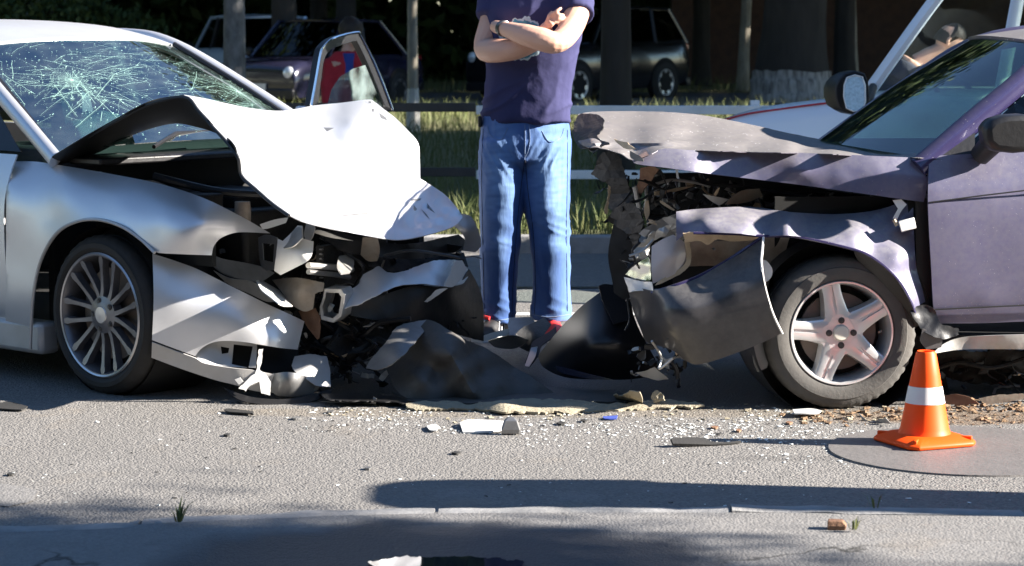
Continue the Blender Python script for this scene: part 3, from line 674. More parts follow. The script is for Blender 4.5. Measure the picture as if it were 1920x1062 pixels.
# ---------------------------------------------------------------- whole cars for the background and the white van
def car(name, fr, label, paint, W, stations, gh, wheels, glassm='tinted_glass', lamps=True, group=None, stripe=None, plate=True, trim='black_plastic'):
    """stations: (u, zlow, zhigh, half width); gh: dict of the greenhouse"""
    hw0 = W / 2
    t = thing(name, fr.w(stations[len(stations) // 2][0], hw0, 0), label, 'van' if 'van' in name else 'car', group)
    rings = []
    for (u, zl, zh, hw) in stations:
        prof = [(.80, zl - .0), (.95, zl + .03), (.995, zl + .18), (1.0, zl + (zh - zl) * .55), (.985, zh - .12), (.94, zh - .035), (.84, zh)]
        ring = [fr.w(u, hw0 - hw * a, z) for a, z in prof] + [fr.w(u, hw0, zh + .02)] + [fr.w(u, hw0 + hw * a, z) for a, z in reversed(prof)]
        rings.append(ring)
    cols_ = [spline([r[k] for r in rings], 4) for k in range(len(rings[0]))]
    MB().rings([[c[i] for c in cols_] for i in range(len(cols_[0]))]).build('body', paint, t, angle=50)
    g = gh; zb, zr = g['belt'], g['roof']; ib, it = g.get('in_b', .08), g.get('in_t', .24)
    def side(u, z, s): 
        f = (z - zb) / (zr - zb); i = ib + (it - ib) * f
        return fr.w(u, i if s == 0 else W - i, z)
    wb, wt, rt, rb = g['wb'], g['wt'], g['rt'], g['rb']
    rows = [[fr.w(u, it + (W - 2 * it) * k / 6, zz + .05 * (1 - (k / 3 - 1) ** 2)) for k in range(7)] for u, zz in ((wt, zr - .01), (wt - (wt - rt) * .2, zr + .015), ((wt + rt) / 2, zr + .025), (rt, zr - .01))]
    MB().grid(patch(rows, 4, 2)).build('roof', paint, t, thick=.03, face_cam=False)
    def pane(nm, a, b, c, d, bulge=0): 
        mm = MB(); rows = []
        for i in range(5):
            rows.append([(a.lerp(b, k / 6)).lerp(d.lerp(c, k / 6), i / 4) + fr.a * (bulge * (1 - (k / 3 - 1) ** 2)) for k in range(7)])
        mm.grid(rows); return mm.build(nm, glassm, t, thick=.004)
    pane('windshield', side(wb, zb, 0), side(wb, zb, 1), side(wt, zr, 1), side(wt, zr, 0), .10)
    pane('rear_window', side(rb, zb, 0), side(rb, zb, 1), side(rt, zr, 1), side(rt, zr, 0), -.06)
    bp = g['pillars']                                    # u positions of the upright pillars
    for s in (0, 1):
        us = [(wb, wt)] + [(b_, b_ - .05) for b_ in bp] + [(rb, rt)]
        for i, (a_, b_) in enumerate(us):
            MB().tube(spline([side(a_, zb - .03, s), side((a_ + b_) / 2, (zb + zr) / 2, s), side(b_, zr + .01, s)], 4), (.045, .03) if i in (0, len(us) - 1) else (.04, .02), 8).build('pillar', paint if i in (0, len(us) - 1) else g.get('pillar_mat', trim), t)
        for i in range(len(us) - 1):
            a_, b_ = us[i], us[i + 1]
            if s == 0 and g.get('open_near') and i == 0: continue
            pane('side_window', side(a_[0], zb, s), side(b_[0], zb, s), side(b_[1], zr, s), side(a_[1], zr, s))
        MB().tube([side(wt, zr + .005, s), side((wt + rt) / 2, zr + .03, s), side(rt, zr + .005, s)], .03, 8).build('roof_rail', paint, t)
    # doors: gap lines cut as dark strips proud of the side
    u0, z0, r0 = stations[0][0], stations[0][1], wheels['r']
    for (u) in (0, -wheels['base']):
        for s in (0, 1):
            f2 = Frame(fr.w(0, 0, 0) if s == 0 else fr.w(0, W, 0), fr.a, fr.n if s == 0 else -fr.n)
            MB().lathe([(0, .012), (r0 * 1.16, .012), (r0 * 1.2, -.05)], f2.w(u, .0, r0 + .02), -f2.n, (0, 0, 1), 40).build('wheel_arch', 'dark_void', t)
            wheel(f2, u, -.03, r0, .2, r0 * .66, 'seven', t, wheels.get('mat', 'alloy'), 'rubber', seg=48, detail=False, tread=False)
    if lamps:
        uf = stations[0][0] - .02; zf = wheels.get('lamp_z', .68); ur = stations[-1][0] + .02
        for s in (.17, W - .17):
            MB().lathe([(0, .09), (.06, .085), (.10, .05), (.11, -.02)], fr.w(uf - .05, s, zf), fr.a, (0, 0, 1), 20).build('headlight', 'lamp_clear', t)
            MB().box(fr.w(ur - .0, s, zf + .12), (.12, .12, .2), Matrix((fr.a, fr.n, V((0, 0, 1)))).transposed()).build('tail_light', 'lamp_red', t, bevel=.02)
        if plate:
            MB().box(fr.w(stations[0][0] + .03, W / 2, .42), (.03, .5, .11), Matrix((fr.a, fr.n, V((0, 0, 1)))).transposed()).build('number_plate', 'plate_white', t)
        R = Matrix((fr.a, fr.n, V((0, 0, 1)))).transposed()
        MB().box(fr.w(stations[0][0] - .04, W / 2, .32), (.16, W * .94, .16), R).build('front_bumper', trim, t, bevel=.03)
        MB().box(fr.w(stations[-1][0] + .04, W / 2, .36), (.16, W * .94, .16), R).build('rear_bumper', trim, t, bevel=.03)
        for s, sg in ((-.09, 1), (W + .09, -1)):
            MB().lathe([(0, .07), (.06, .06), (.085, 0), (.06, -.04), (0, -.045)], fr.w(wb - .15, s, zb + .05), fr.a, (0, 0, 1), 14).build('side_mirror', trim, t)
    return t
def frame_at(px, Y, ang, hub=False):
    """car heading ang degrees (0 = +x, counter-clockwise) with its near front wheel at photo column px, distance Y"""
    a = (cos(radians(ang)), sin(radians(ang))); n = (-a[1], a[0])
    if n[1] < 0: n = (-n[0], -n[1])
    return Frame((at(px, 300, Y).x, Y), a, n)
boxy = [(.72, .28, .62, .74), (.68, .24, .74, .78), (.4, .22, .83, .80), (-.3, .2, .88, .80), (-.6, .2, .92, .80), (-2.2, .2, .92, .80), (-2.6, .22, .9, .79), (-3.25, .26, .86, .77), (-3.32, .32, .7, .74)]
car('parked_saloon', frame_at(604, 38.2, -118), 'navy boxy saloon parked behind the open car door', 'navy_paint', 1.62, boxy, dict(belt=.90, roof=1.43, wb=-.35, wt=-.95, rt=-2.1, rb=-2.75, pillars=[-1.45], in_b=.07, in_t=.2), dict(r=.3, base=2.42, mat='grey_metal', lamp_z=.64))
suvs = [(.85, .35, .75, .86), (.8, .30, .92, .9), (.4, .27, 1.03, .92), (-.4, .25, 1.08, .92), (-.8, .25, 1.1, .92), (-2.6, .25, 1.12, .92), (-3.3, .3, 1.14, .9), (-3.5, .4, .95, .86)]
car('parked_suv', frame_at(1085, 41.3, -128), 'black SUV with bright alloy wheels parked behind the dark trunk', 'suv_paint', 1.85, suvs, dict(belt=1.08, roof=1.66, wb=-.5, wt=-1.05, rt=-3.0, rb=-3.4, pillars=[-1.5, -2.4], in_b=.08, in_t=.22), dict(r=.36, base=2.62, mat='alloy', lamp_z=.82))
hatch = [(.75, .3, .68, .76), (.7, .25, .82, .82), (.35, .22, .9, .84), (-.4, .2, .95, .84), (-.7, .2, .98, .84), (-2.3, .2, 1.0, .84), (-3.0, .25, .98, .82), (-3.2, .35, .8, .78)]
car('parked_hatchback', frame_at(352, 44.5, 112), 'pale blue hatchback parked at the far left behind a shrub', 'paleblue_paint', 1.68, hatch, dict(belt=.96, roof=1.5, wb=-.4, wt=-1.0, rt=-2.7, rb=-3.15, pillars=[-1.5, -2.35], in_b=.08, in_t=.22), dict(r=.3, base=2.45, mat='alloy'), glassm='tinted_glass')
# white van standing behind the dark car, heading away to the left
va = (-.74, .67)
p0 = at(1640, 178, 13.2)
vf = Frame((p0.x + va[0] * .62, p0.y + va[1] * .62), va, (.67, .74)); vf.o = vf.o - vf.n * .06
vst = [(.70, .3, .68, .74), (.62, .25, .83, .82), (.25, .22, .95, .85), (-.25, .2, 1.02, .86), (-.6, .2, 1.06, .86), (-2.0, .2, 1.06, .86), (-2.6, .22, 1.06, .86), (-2.7, .3, 1.0, .84)]
van = car('white_van', vf, 'white van with a black wing mirror standing behind the dark violet car', 'white_van', 1.74, vst, dict(belt=1.05, roof=1.76, wb=-.55, wt=-1.08, rt=-2.55, rb=-2.66, pillars=[-1.40], in_b=.06, in_t=.2, pillar_mat='white_van'), dict(r=.3, base=2.3, mat='grey_metal'), glassm='clear_glass', lamps=False)
MB().tube(spline([vf.w(.45, .085, .875), vf.w(.25, .07, .922), vf.w(0, .065, .957), vf.w(-.25, .06, .99), vf.w(-.55, .06, 1.022)], 5), .006, 6).build('pinstripe', 'red_trim', van)
# wing mirror
hs = [(1573, 150), (1585, 137), (1605, 133), (1622, 138), (1629, 155), (1631, 185), (1626, 208), (1612, 216), (1590, 212), (1575, 205), (1568, 185), (1567, 165)]
mm = MB(); Ym = 12.75
ring0 = [at(x, y, Ym) for x, y in hs]; cen = sum(ring0, V((0, 0, 0))) / len(ring0)
mm.rings([ring0, [p + V((-.03, .05, 0)) for p in [cen + (q - cen) * 1.02 for q in ring0]], [p + V((-.07, .12, 0)) for p in [cen + (q - cen) * .8 for q in ring0]]])
mi = mm.build('wing_mirror', 'black_plastic', van, bevel=.006)
gl_ = [(1588, 146), (1603, 141), (1617, 145), (1622, 160), (1623, 190), (1617, 207), (1600, 209), (1587, 203), (1582, 180), (1583, 160)]
MB().prism([at(x, y, Ym - .034 + (178 - y) * .0007) for x, y in gl_], (0, .004, 0)).build('mirror_glass', 'mirror', mi, smooth=False)
MB().tube([at(x, y, Ym - .036 + (178 - y) * .0007) for x, y in gl_ + gl_[:1]], .004, 6).build('mirror_rim', 'white_plastic', mi)
MB().tube([at(1625, 200, Ym + .06), vf.w(-.62, .04, 1.09)], .025, 8).build('mirror_arm', 'black_plastic', mi)
sw = vf.w(-.95, .4, 1.02)
MB().lathe([(.17, 0), (.178, .012), (.19, .012), (.195, 0), (.19, -.012), (.178, -.012)], sw, (vf.a * -.8 + V((0, 0, .6))), (0, 0, 1), 36, closed=True).build('steering_wheel', 'black_plastic', van)
MB().box(vf.w(-.6, .85, 1.0), (.4, 1.3, .12), Matrix((vf.a, vf.n, V((0, 0, 1)))).transposed()).build('dashboard', 'interior_grey', van, bevel=.03)
# unseen bin added and shaped to cast the rounded shadow across the near road
bx, by = 2.72, 6.93
bn = thing('shadow_bin', (bx, by, .02), 'unseen green wheeled bin added to cast a shadow on the near road', 'bin')
MB().rings([[V((bx + sx * w_, by + sy * w_ * .92, z)) for sx, sy in ((-1, -.8), (-.8, -1), (.8, -1), (1, -.8), (1, .8), (.8, 1), (-.8, 1), (-1, .8))] for z, w_ in ((.06, .21), (.3, .225), (1.15, .27))]).build('body', 'bin_green', bn, angle=30)
lid = []
for i in range(7):
    A = pi * i / 6; w_ = .29 * max(.02, cos(A / 2)); lid.append([V((bx + sx * w_, by + sy * w_ * .95, 1.15 + .26 * sin(A / 2))) for sx, sy in ((-1, -.8), (-.8, -1), (.8, -1), (1, -.8), (1, .8), (.8, 1), (-.8, 1), (-1, .8))])
MB().rings(lid).build('lid', 'bin_green', bn, angle=30)
for s in (-.2, .2): MB().lathe([(0, .03), (.1, .03), (.1, -.03), (0, -.03)], (bx + .18, by + s, .1), (0, 1, 0), (0, 0, 1), 20).build('wheel', 'rubber', bn)

# ---------------------------------------------------------------- scraps of torn metal, wire and plastic caught in a wreck
def scraps(fr, parent, regions, seed):
    rg_ = random.Random(seed); mats_ = ('bare_metal', 'black_plastic', 'engine', 'primer', 'grey_metal', 'black_gloss'); mbs = {k: MB() for k in mats_}
    for (x0, x1, y0, y1, v0, v1, cnt) in regions:
        for i in range(cnt):
            x, y = rg_.uniform(x0, x1), rg_.uniform(y0, y1); p = fr.v(x, y, v0 + (v1 - v0) * (x - x0) / (x1 - x0) + rg_.uniform(-.02, .09))
            if p.z < .03: continue
            mb = mbs[rg_.choices(mats_, (1.2, 7, 8, .7, 2, 4))[0]]; d = V((rg_.gauss(0, 1), rg_.gauss(0, .6), rg_.gauss(0, .8))).normalized(); kind_ = rg_.random()
            if kind_ < .4:      # bent strip
                w = rg_.uniform(.003, .012); L_ = rg_.uniform(.04, .16); s_ = d.cross(V((rg_.gauss(0, 1), rg_.gauss(0, 1), rg_.gauss(0, 1)))).normalized(); pts = []; q = p.copy()
                for k in range(6):
                    pts.append((q + s_ * w * rg_.uniform(.6, 1.2), q - s_ * w * rg_.uniform(.6, 1.2))); q = q + d * (L_ / 5); d = (d + V((rg_.gauss(0, .35), rg_.gauss(0, .35), rg_.gauss(0, .35)))).normalized(); s_ = (s_ - d * s_.dot(d)).normalized()
                nn = d.cross(s_).normalized() * .0025; vs_ = []
                for a, b in pts: vs_ += [a, b, b + nn, a + nn]
                mb.add(vs_, [(4 * k + m, 4 * k + (m + 1) % 4, 4 * k + 4 + (m + 1) % 4, 4 * k + 4 + m) for k in range(5) for m in range(4)] + [(0, 1, 2, 3), (20, 21, 22, 23)])
            elif kind_ < .62:   # wire or hose end
                q = p.copy(); pts = []
                for k in range(5): pts.append(q.copy()); q = q + d * rg_.uniform(.015, .04); d = (d + V((rg_.gauss(0, .5), rg_.gauss(0, .5), rg_.gauss(-.1, .5)))).normalized()
                mb.tube(spline(pts, 3), rg_.choice((.002, .003, .005, .009)), 6)
            elif kind_ < .8:    # ribbed box: connector, clip or casing
                R_ = Matrix.Rotation(rg_.uniform(0, 6), 3, V((rg_.gauss(0, 1), rg_.gauss(0, 1), rg_.gauss(0, 1))).normalized()); s_ = rg_.uniform(.010, .026)
                mb.box(p, (s_ * 1.6, s_, s_ * .7), R_); mb.box(p + R_ @ V((s_ * .9, 0, 0)), (s_ * .5, s_ * .6, s_ * .4), R_); mb.box(p + R_ @ V((0, 0, s_ * .4)), (s_ * 1.2, s_ * .2, s_ * .3), R_)
            else:               # jagged plate
                R_ = Matrix.Rotation(rg_.uniform(0, 6), 3, V((rg_.gauss(0, 1), rg_.gauss(0, 1), rg_.gauss(0, 1))).normalized()); n_ = rg_.randint(5, 8); s_ = rg_.uniform(.01, .035)
                mb.prism([p + R_ @ V((cos(2 * pi * k / n_) * s_ * rg_.uniform(.4, 1.2), sin(2 * pi * k / n_) * s_ * rg_.uniform(.4, 1.2), rg_.uniform(-.25, .25) * s_)) for k in range(n_)], R_ @ V((0, 0, .003)))
    for k, mb in mbs.items():
        if mb.v: mb.build('scraps', k, parent, smooth=False, kind='stuff')
# ---------------------------------------------------------------- the wrecked silver car
h0 = onplane(180, 592, V((0, 0, .312)), V((0, 0, 1)))
YAW = radians(42)
S = Frame((h0.x, h0.y), (cos(YAW), -sin(YAW)), (sin(YAW), cos(YAW)))
sc = thing('silver_car', S.w(-1.2, .86, 0), 'wrecked silver saloon with buckled bonnet and shattered windscreen', 'car')
def ss(name, mt, out, ctrl, parent=None, thick=.003, mode='v', frame=None, smooth=True, angle=45, **k):
    return sheet(out, ctrl, frame or S, mode, **k).build(name, mt, parent or sc, thick=thick, face_cam=True, smooth=smooth, angle=angle)
def uvz(rows, fr): return [[fr.w(*p) for p in r] for r in rows]
def mirror_row(row, W): return row + [(u, W - v, z) for (u, v, z) in reversed(row[:-1])]
SW = 1.72
# windscreen
wrows = [mirror_row([(-.44, .12, .925), (-.34, .42, .95), (-.29, .86, .958)], SW), mirror_row([(-.84, .20, 1.15), (-.74, .5, 1.178), (-.70, .86, 1.187)], SW), mirror_row([(-1.22, .285, 1.335), (-1.14, .56, 1.365), (-1.11, .86, 1.372)], SW)]
wgrid = patch(uvz(wrows, S), 8, 6)
wsc = MB().grid(wgrid).build('windscreen', 'windshield_glass', sc, thick=.004, face_cam=True)
def wpt(s, t, off=.004):
    R_, C_ = len(wgrid) - 1, len(wgrid[0]) - 1; i = min(int(t * R_), R_ - 1); j = min(int(s * C_), C_ - 1); a, b = t * R_ - i, s * C_ - j
    g = wgrid; p = (g[i][j] * (1 - b) + g[i][j + 1] * b) * (1 - a) + (g[i + 1][j] * (1 - b) + g[i + 1][j + 1] * b) * a
    nn = (g[i][j + 1] - g[i][j]).cross(g[i + 1][j] - g[i][j]).normalized(); nn = nn if nn.z > 0 else -nn
    return p + nn * off, nn
cm = MB()
def crack(pts, w):
    P = []
    for s, t in pts:
        if not (.01 < s < .99 and .01 < t < .99): break
        P.append(wpt(s, t))
    for (a, n1), (b, n2) in zip(P[:-1], P[1:]):
        d = (b - a)
        if d.length < 1e-5: continue
        x = d.cross(n1).normalized() * w; cm.add([a - x, a + x, b + x * .8, b - x * .8], [(0, 1, 2, 3)])
rnd = random.Random(5)
for (cs, ct, nr, ln, A1, A2) in ((.27, .55, 30, .34, -.5, .5), (.27, .55, 34, .26, 2.4, 3.9), (.27, .52, 30, .26, 3.7, 5.8), (.86, .40, 50, .26, 2.2, 3.8), (.86, .42, 26, .18, -1.5, 1.8), (.60, .76, 14, .3, -.4, .3), (.60, .76, 12, .3, 2.8, 3.6), (.10, .62, 22, .2, 0, 6.28)):
    for i in range(nr):
        A = rnd.uniform(A1, A2); L = ln * rnd.uniform(.35, 1); r0 = L * rnd.choice((.05, .2, .4, .55)); pts = []; w = 0; ox, oy = rnd.gauss(0, .06), rnd.gauss(0, .10)
        for k in range(9):
            f = r0 + (L - r0) * k / 8; w += rnd.gauss(0, .02); pts.append((cs + ox + f * cos(A + w * .4), ct + oy + f * sin(A + w * .4) * 1.5))
        crack(pts, rnd.choice((.0002, .0002, .0003, .0006)))
for i in range(60):
    cs, ct = rnd.choice(((.34, .55), (.86, .4), (.6, .74))); f = rnd.uniform(.04, .3); A = rnd.uniform(0, 2 * pi); dA = rnd.uniform(.1, .4)
    crack([(cs + f * (1 + rnd.gauss(0, .02)) * cos(A + dA * k / 4), ct + f * sin(A + dA * k / 4) * 1.5) for k in range(5)], rnd.uniform(.00025, .0006))
for (cs, ct, rr_) in ((.25, .55, .075), (.86, .42, .07)):      # impact points with a fine web
    for i in range(34):
        A = 2 * pi * i / 34 + rnd.gauss(0, .05); r1_ = rr_ * rnd.uniform(.5, 1.5)
        crack([(cs + r1_ * k / 5 * cos(A + rnd.gauss(0, .03)), ct + r1_ * k / 5 * sin(A + rnd.gauss(0, .03)) * 1.6) for k in range(6)], rnd.choice((.0003, .0005)))
    for q in (.25, .5, .8, 1.15):
        for i in range(18):
            A = 2 * pi * i / 18
            if rnd.random() < .7: crack([(cs + rr_ * q * cos(A), ct + rr_ * q * sin(A) * 1.6), (cs + rr_ * q * cos(A + .36), ct + rr_ * q * sin(A + .36) * 1.6)], .0003)
for i in range(900):       # crushed spots
    cs, ct = rnd.choice(((.34, .55), (.86, .38), (.88, .3), (.6, .74), (.12, .62), (.3, .3))); s, t = cs + rnd.gauss(0, .11), ct + rnd.gauss(0, .17); z = rnd.uniform(.002, .008)
    crack([(s, t), (s + z * rnd.uniform(-1, 1), t + z * rnd.uniform(-1, 1))], rnd.uniform(.0006, .0022))
cm.build('cracks', 'crack', wsc, smooth=False, kind='stuff', fix=False)
# roof, pillars, sides
DU = (S.v(9.5, 470, -.01) - S.o).dot(S.a)
rr = [wrows[2]] + [mirror_row([(u, .27, z), (u, .5, z + .045), (u, .86, z + .06)], SW) for u, z in ((-1.45, 1.375), (-1.9, 1.39), (-2.35, 1.36), (-2.7, 1.28))]
rg = patch(uvz(rr, S), 6, 6); rg = [[p + V((0, 0, .008)) for p in r] for r in rg]
MB().grid(rg).build('roof', 'silver_paint', sc, thick=.02)
for s in (0, 1):
    f = (lambda v: v) if s == 0 else (lambda v: SW - v)
    MB().tube(spline([S.w(-.36, f(.095), .90), S.w(-.82, f(.18), 1.14), S.w(-1.24, f(.265), 1.335), S.w(-1.6, f(.275), 1.385), S.w(-2.2, f(.27), 1.37)], 6), [(.034, .024)] * 25, 10).build('pillar', 'silver_paint', sc)
    MB().tube(spline([S.w(-.40, f(.13), .925), S.w(-.82, f(.215), 1.155), S.w(-1.2, f(.30), 1.345)], 6), .012, 6).build('windscreen_seal', 'black_plastic', sc)
    MB().tube([S.w(-1.72, f(.06), .92), S.w(-1.75, f(.25), 1.36)], (.05, .02), 8).build('pillar', 'black_plastic', sc)
    MB().tube(spline([S.w(-3.1, f(.12), .95), S.w(-2.85, f(.2), 1.15), S.w(-2.5, f(.27), 1.34)], 5), (.07, .025), 8).build('pillar', 'silver_paint', sc)
    g0 = [[(-.56, .075, .925), (-1.0, .06, .93), (-1.68, .055, .93)], [(-1.2, .26, 1.33), (-1.4, .262, 1.355), (-1.7, .255, 1.365)]]
    if s == 0: MB().grid(uvz(g0, S)).build('side_window', 'tinted_glass', sc, thick=.004)
    g1 = [[(-1.76, .055, .93), (-2.4, .06, .94), (-3.0, .11, .95)], [(-1.78, .255, 1.365), (-2.2, .262, 1.36), (-2.5, .268, 1.33)]]
    MB().grid([[S.w(u, f(v), z) for u, v, z in r] for r in g1]).build('side_window', 'tinted_glass', sc, thick=.004)
    prof = [(.05, .20), (.015, .27), (0.0, .36), (-.012, .55), (-.008, .72), (.02, .83), (.06, .915)]
    for nm, ua, ub in (('door', DU, -1.72), ('door', -1.73, -2.62), ('quarter_panel', -2.63, -3.55)):
        if s == 1 and nm == 'door' and ua > -1: continue
        rows = [[S.w(ua + (ub - ua) * k / 4, f(v), z + (.02 if ua < -2 else 0)) for k in range(5)] for v, z in prof]
        d = MB().grid(patch(rows, 3, 2)).build(nm, 'silver_paint', sc, thick=.006, face_cam=(s == 0))
        if nm == 'door': MB().tube([S.w(ub + .08, f(-.025), .80), S.w(ub + .15, f(-.045), .80), S.w(ub + .24, f(-.025), .80)], .014, 8).build('handle', 'silver_paint', d)
    MB().box(S.w(-1.62, f(.06), .185), (2.5, .1, .13), Matrix((S.a, S.n, V((0, 0, 1)))).transposed()).build('sill', 'silver_lower', sc, bevel=.02)
    f2 = S if s == 0 else Frame(S.w(0, SW, 0), S.a, -S.n)
    MB().lathe([(.355, .0), (.36, -.05), (.36, -.3), (0, -.3)], f2.w(-2.64, .03, .315), -f2.n, (0, 0, 1), 40).build('wheel_arch', 'dark_void', sc)
    wheel(f2, -2.64, .0, .313, .2, .235, 'multi', sc, 'alloy_dark', 'rubber', seg=60, tread=False)
# rear end
rear = [[(-3.0, .12, .95), (-3.0, .86, .99), (-3.0, 1.60, .95)], [(-3.5, .1, .93), (-3.5, .86, .97), (-3.5, 1.62, .93)], [(-3.62, .1, .6), (-3.7, .86, .6), (-3.62, 1.62, .6)], [(-3.6, .12, .25), (-3.66, .86, .25), (-3.6, 1.6, .25)]]
MB().grid(patch(uvz(rear, S), 4, 4)).build('boot', 'silver_paint', sc, thick=.01)
MB().grid([[S.w(-2.55, .3, 1.33), S.w(-2.55, 1.42, 1.33)], [S.w(-3.0, .14, .96), S.w(-3.0, 1.58, .96)]]).build('rear_window', 'tinted_glass', sc, thick=.004)
RS = Matrix((S.a, S.n, V((0, 0, 1)))).transposed()
MB().box(S.w(-1.7, .86, .19), (3.7, 1.5, .06), RS).build('floor', 'dark_void', sc)
# cabin seen through the glass
MB().box(S.w(-.78, .86, .86), (.55, 1.42, .16), RS).build('dashboard', 'interior', sc, bevel=.04)
for v_ in (.48, 1.24):
    m = MB(); m.tube(spline([S.w(-1.55, v_, .5), S.w(-1.68, v_, .85), S.w(-1.76, v_, 1.08)], 4), [(.1, .24)] * 9, 12); m.tube([S.w(-1.76, v_, 1.1), S.w(-1.78, v_, 1.26)], [(.05, .12), (.05, .11)], 10); m.build('seat', 'interior_grey', sc)
MB().lathe([(.165, 0), (.172, .012), (.185, .012), (.19, 0), (.185, -.012), (.172, -.012)], S.w(-1.12, 1.24, .98), S.a * -.85 + V((0, 0, .5)), (0, 0, 1), 36, closed=True).build('steering_wheel', 'black_plastic', sc)
m = MB()
for i in range(5):
    A = i * 1.3; m.tube([S.w(-.66 + .05 * cos(A), .36 + .05 * sin(A) + .05 * i, .97 + .012 * i), S.w(-.62 + .05 * sin(A), .50 + .04 * i, 1.0)], [.07, .06], 12)
o = m.build('airbag', 'airbag', sc); md = o.modifiers.new('r', 'REMESH'); md.mode = 'VOXEL'; md.voxel_size = .016; md.use_smooth_shade = True; md = o.modifiers.new('s', 'SMOOTH'); md.iterations = 6
MB().box(S.w(-1.15, .86, 1.30), (.03, .22, .06), RS).build('rear_view_mirror', 'black_plastic', sc, bevel=.01)
# firewall, cowl, engine bay
MB().box(S.w(-.42, .86, .58), (.04, 1.5, .66), RS).build('bulkhead', 'dark_void', sc)
MB().box(S.w(-.26, .86, .895), (.2, 1.4, .03), RS).build('cowl', 'black_plastic', sc, bevel=.008)
for v_, l in ((.5, .5), (1.05, .55)):
    MB().tube([S.w(-.24, v_, .94), S.w(-.34, v_ + .2, .985), S.w(-.36, v_ + l, .985)], .009, 6).build('wiper', 'black_plastic', sc)
m = MB(); m.box(S.w(.08, .86, .50), (.55, .8, .42), RS); m.box(S.w(.02, .7, .72), (.4, .32, .1), RS); m.box(S.w(.0, 1.25, .62), (.3, .25, .25), RS); m.build('engine', 'engine', sc, bevel=.02)
MB().lathe([(.09, -.1), (.10, .1), (.05, .12), (0, .12)], S.w(-.05, .28, .70), (0, 0, 1), (1, 0, 0), 20).build('strut_tower', 'engine', sc)
MB().box(S.w(-.05, 1.56, .5), (.6, .03, .5), RS).build('far_inner_wing', 'dark_void', sc)
MB().box(S.w(.12, .20, .62), (.7, .02, .2), RS).build('inner_wing', 'dark_void', sc)
MB().tube(spline([S.w(.0, .3, .84), S.w(.25, .45, .78), S.w(.4, .7, .77), S.w(.3, 1.0, .80)], 5), .016, 8).build('hose', 'black_plastic', sc)
MB().box(S.w(.2, .35, .72), (.16, .14, .12), RS).build('battery', 'engine', sc, bevel=.01)
MB().lathe([(0, .04), (.03, .04), (.032, 0), (.03, -.05)], S.v(455, 398, .34), (0, 0, 1), (1, 0, 0), 16).build('reservoir_cap', 'tan_metal', sc)
# front wheel and arch
MB().lathe([(.335, .0), (.34, -.10), (.34, -.34), (0, -.34)], S.w(-.01, .06, .318), -S.n, (0, 0, 1), 48).build('wheel_arch', 'dark_void', sc)
wheel(S, 0, .012, .312, .21, .243, 'multi', sc, 'alloy_dark', 'rubber', seg=160)
# near wing
wing = [(12, 303), (60, 303), (100, 308), (200, 325), (300, 345), (380, 371), (450, 405), (507, 438), (470, 436), (440, 437), (414, 447), (401, 462), (397, 479), (340, 477), (287, 472), (264, 449), (228, 425), (184, 412), (143, 416), (106, 438), (77, 488), (62, 556), (57, 655), (10, 655)]
ss('wing', 'silver_paint', wing, [(12, 303, .085), (100, 308, .11), (200, 325, .125), (300, 345, .14), (380, 371, .18), (450, 405, .27), (507, 438, .44),
   (15, 350, .005), (120, 355, .02), (220, 372, .025), (310, 400, .025), (380, 415, .08), (440, 425, .22), (480, 432, .35), (12, 450, -.012), (12, 560, -.006), (12, 650, .04), (40, 500, -.012),
   (287, 472, -.008), (264, 449, -.016), (228, 425, -.02), (184, 412, -.022), (143, 416, -.022), (106, 438, -.022), (77, 488, -.020), (62, 556, -.018), (57, 655, .03), (300, 440, .0), (250, 408, -.004), (180, 390, -.002), (100, 410, -.008), (397, 479, .15), (350, 450, .03), (401, 462, .16)], step=9, thick=.004)
arch_lip = [(290, 474), (264, 449), (228, 425), (184, 412), (143, 416), (106, 438), (77, 488), (62, 556), (57, 655)]
MB().tube(spline([S.v(x, y, -.028 if 100 < x < 250 else -.016) for x, y in arch_lip], 6), .007, 6).build('arch_lip', 'silver_lower', sc)
# buckled bonnet: outer skin in front of the fold and the underside seen behind it
bon = [(345, 178), (372, 205), (400, 236), (425, 263), (444, 290), (449, 308), (452, 326), (480, 352), (510, 380), (540, 402), (575, 418), (640, 433), (700, 444), (748, 450), (800, 441), (850, 425), (868, 407), (855, 388), (835, 366), (812, 350), (788, 335), (787, 300), (784, 268), (765, 245), (742, 222), (720, 205), (702, 191), (690, 187), (640, 193), (590, 198), (530, 208), (470, 203), (420, 193), (380, 184)]
bctl = [(345, 178, .10), (400, 236, .10), (444, 290, .11), (452, 326, .12), (540, 402, .14), (640, 433, .45), (748, 450, .80), (850, 425, 1.20), (868, 407, 1.32), (835, 366, 1.36), (788, 335, 1.33), (786, 300, 1.42), (784, 268, 1.46), (742, 222, 1.5), (690, 187, 1.52), (640, 200, 1.36), (600, 238, 1.0), (590, 205, 1.2), (530, 209, .86), (520, 215, .72), (420, 193, .36), (470, 204, .55),
        (560, 300, .55), (640, 340, .80), (700, 300, 1.05), (620, 260, .95), (740, 370, 1.08), (690, 372, .98), (650, 420, .52), (700, 400, .80), (780, 400, 1.08), (540, 350, .40), (480, 260, .38), (700, 240, 1.26), (660, 230, 1.15), (720, 330, 1.12)]
bn_ = ss('bonnet', 'silver_paint', bon, bctl, step=8, thick=.0035, noise_amp=.006, noise_freq=7, angle=30, wave=lambda x, y: (.014 * noise.noise(V((x * .035, y * .06, 2))) + .012 * max(0, 1 - abs(noise.noise(V((x * .03 + y * .02, y * .05, 7)))) * 4)) * (1 if y > 340 else .3))
und = [(88, 301), (150, 263), (215, 226), (280, 192), (345, 179), (372, 206), (400, 237), (425, 264), (444, 291), (440, 276), (425, 259), (400, 248), (370, 239), (330, 232), (285, 241), (240, 258), (190, 284), (150, 299), (108, 309)]
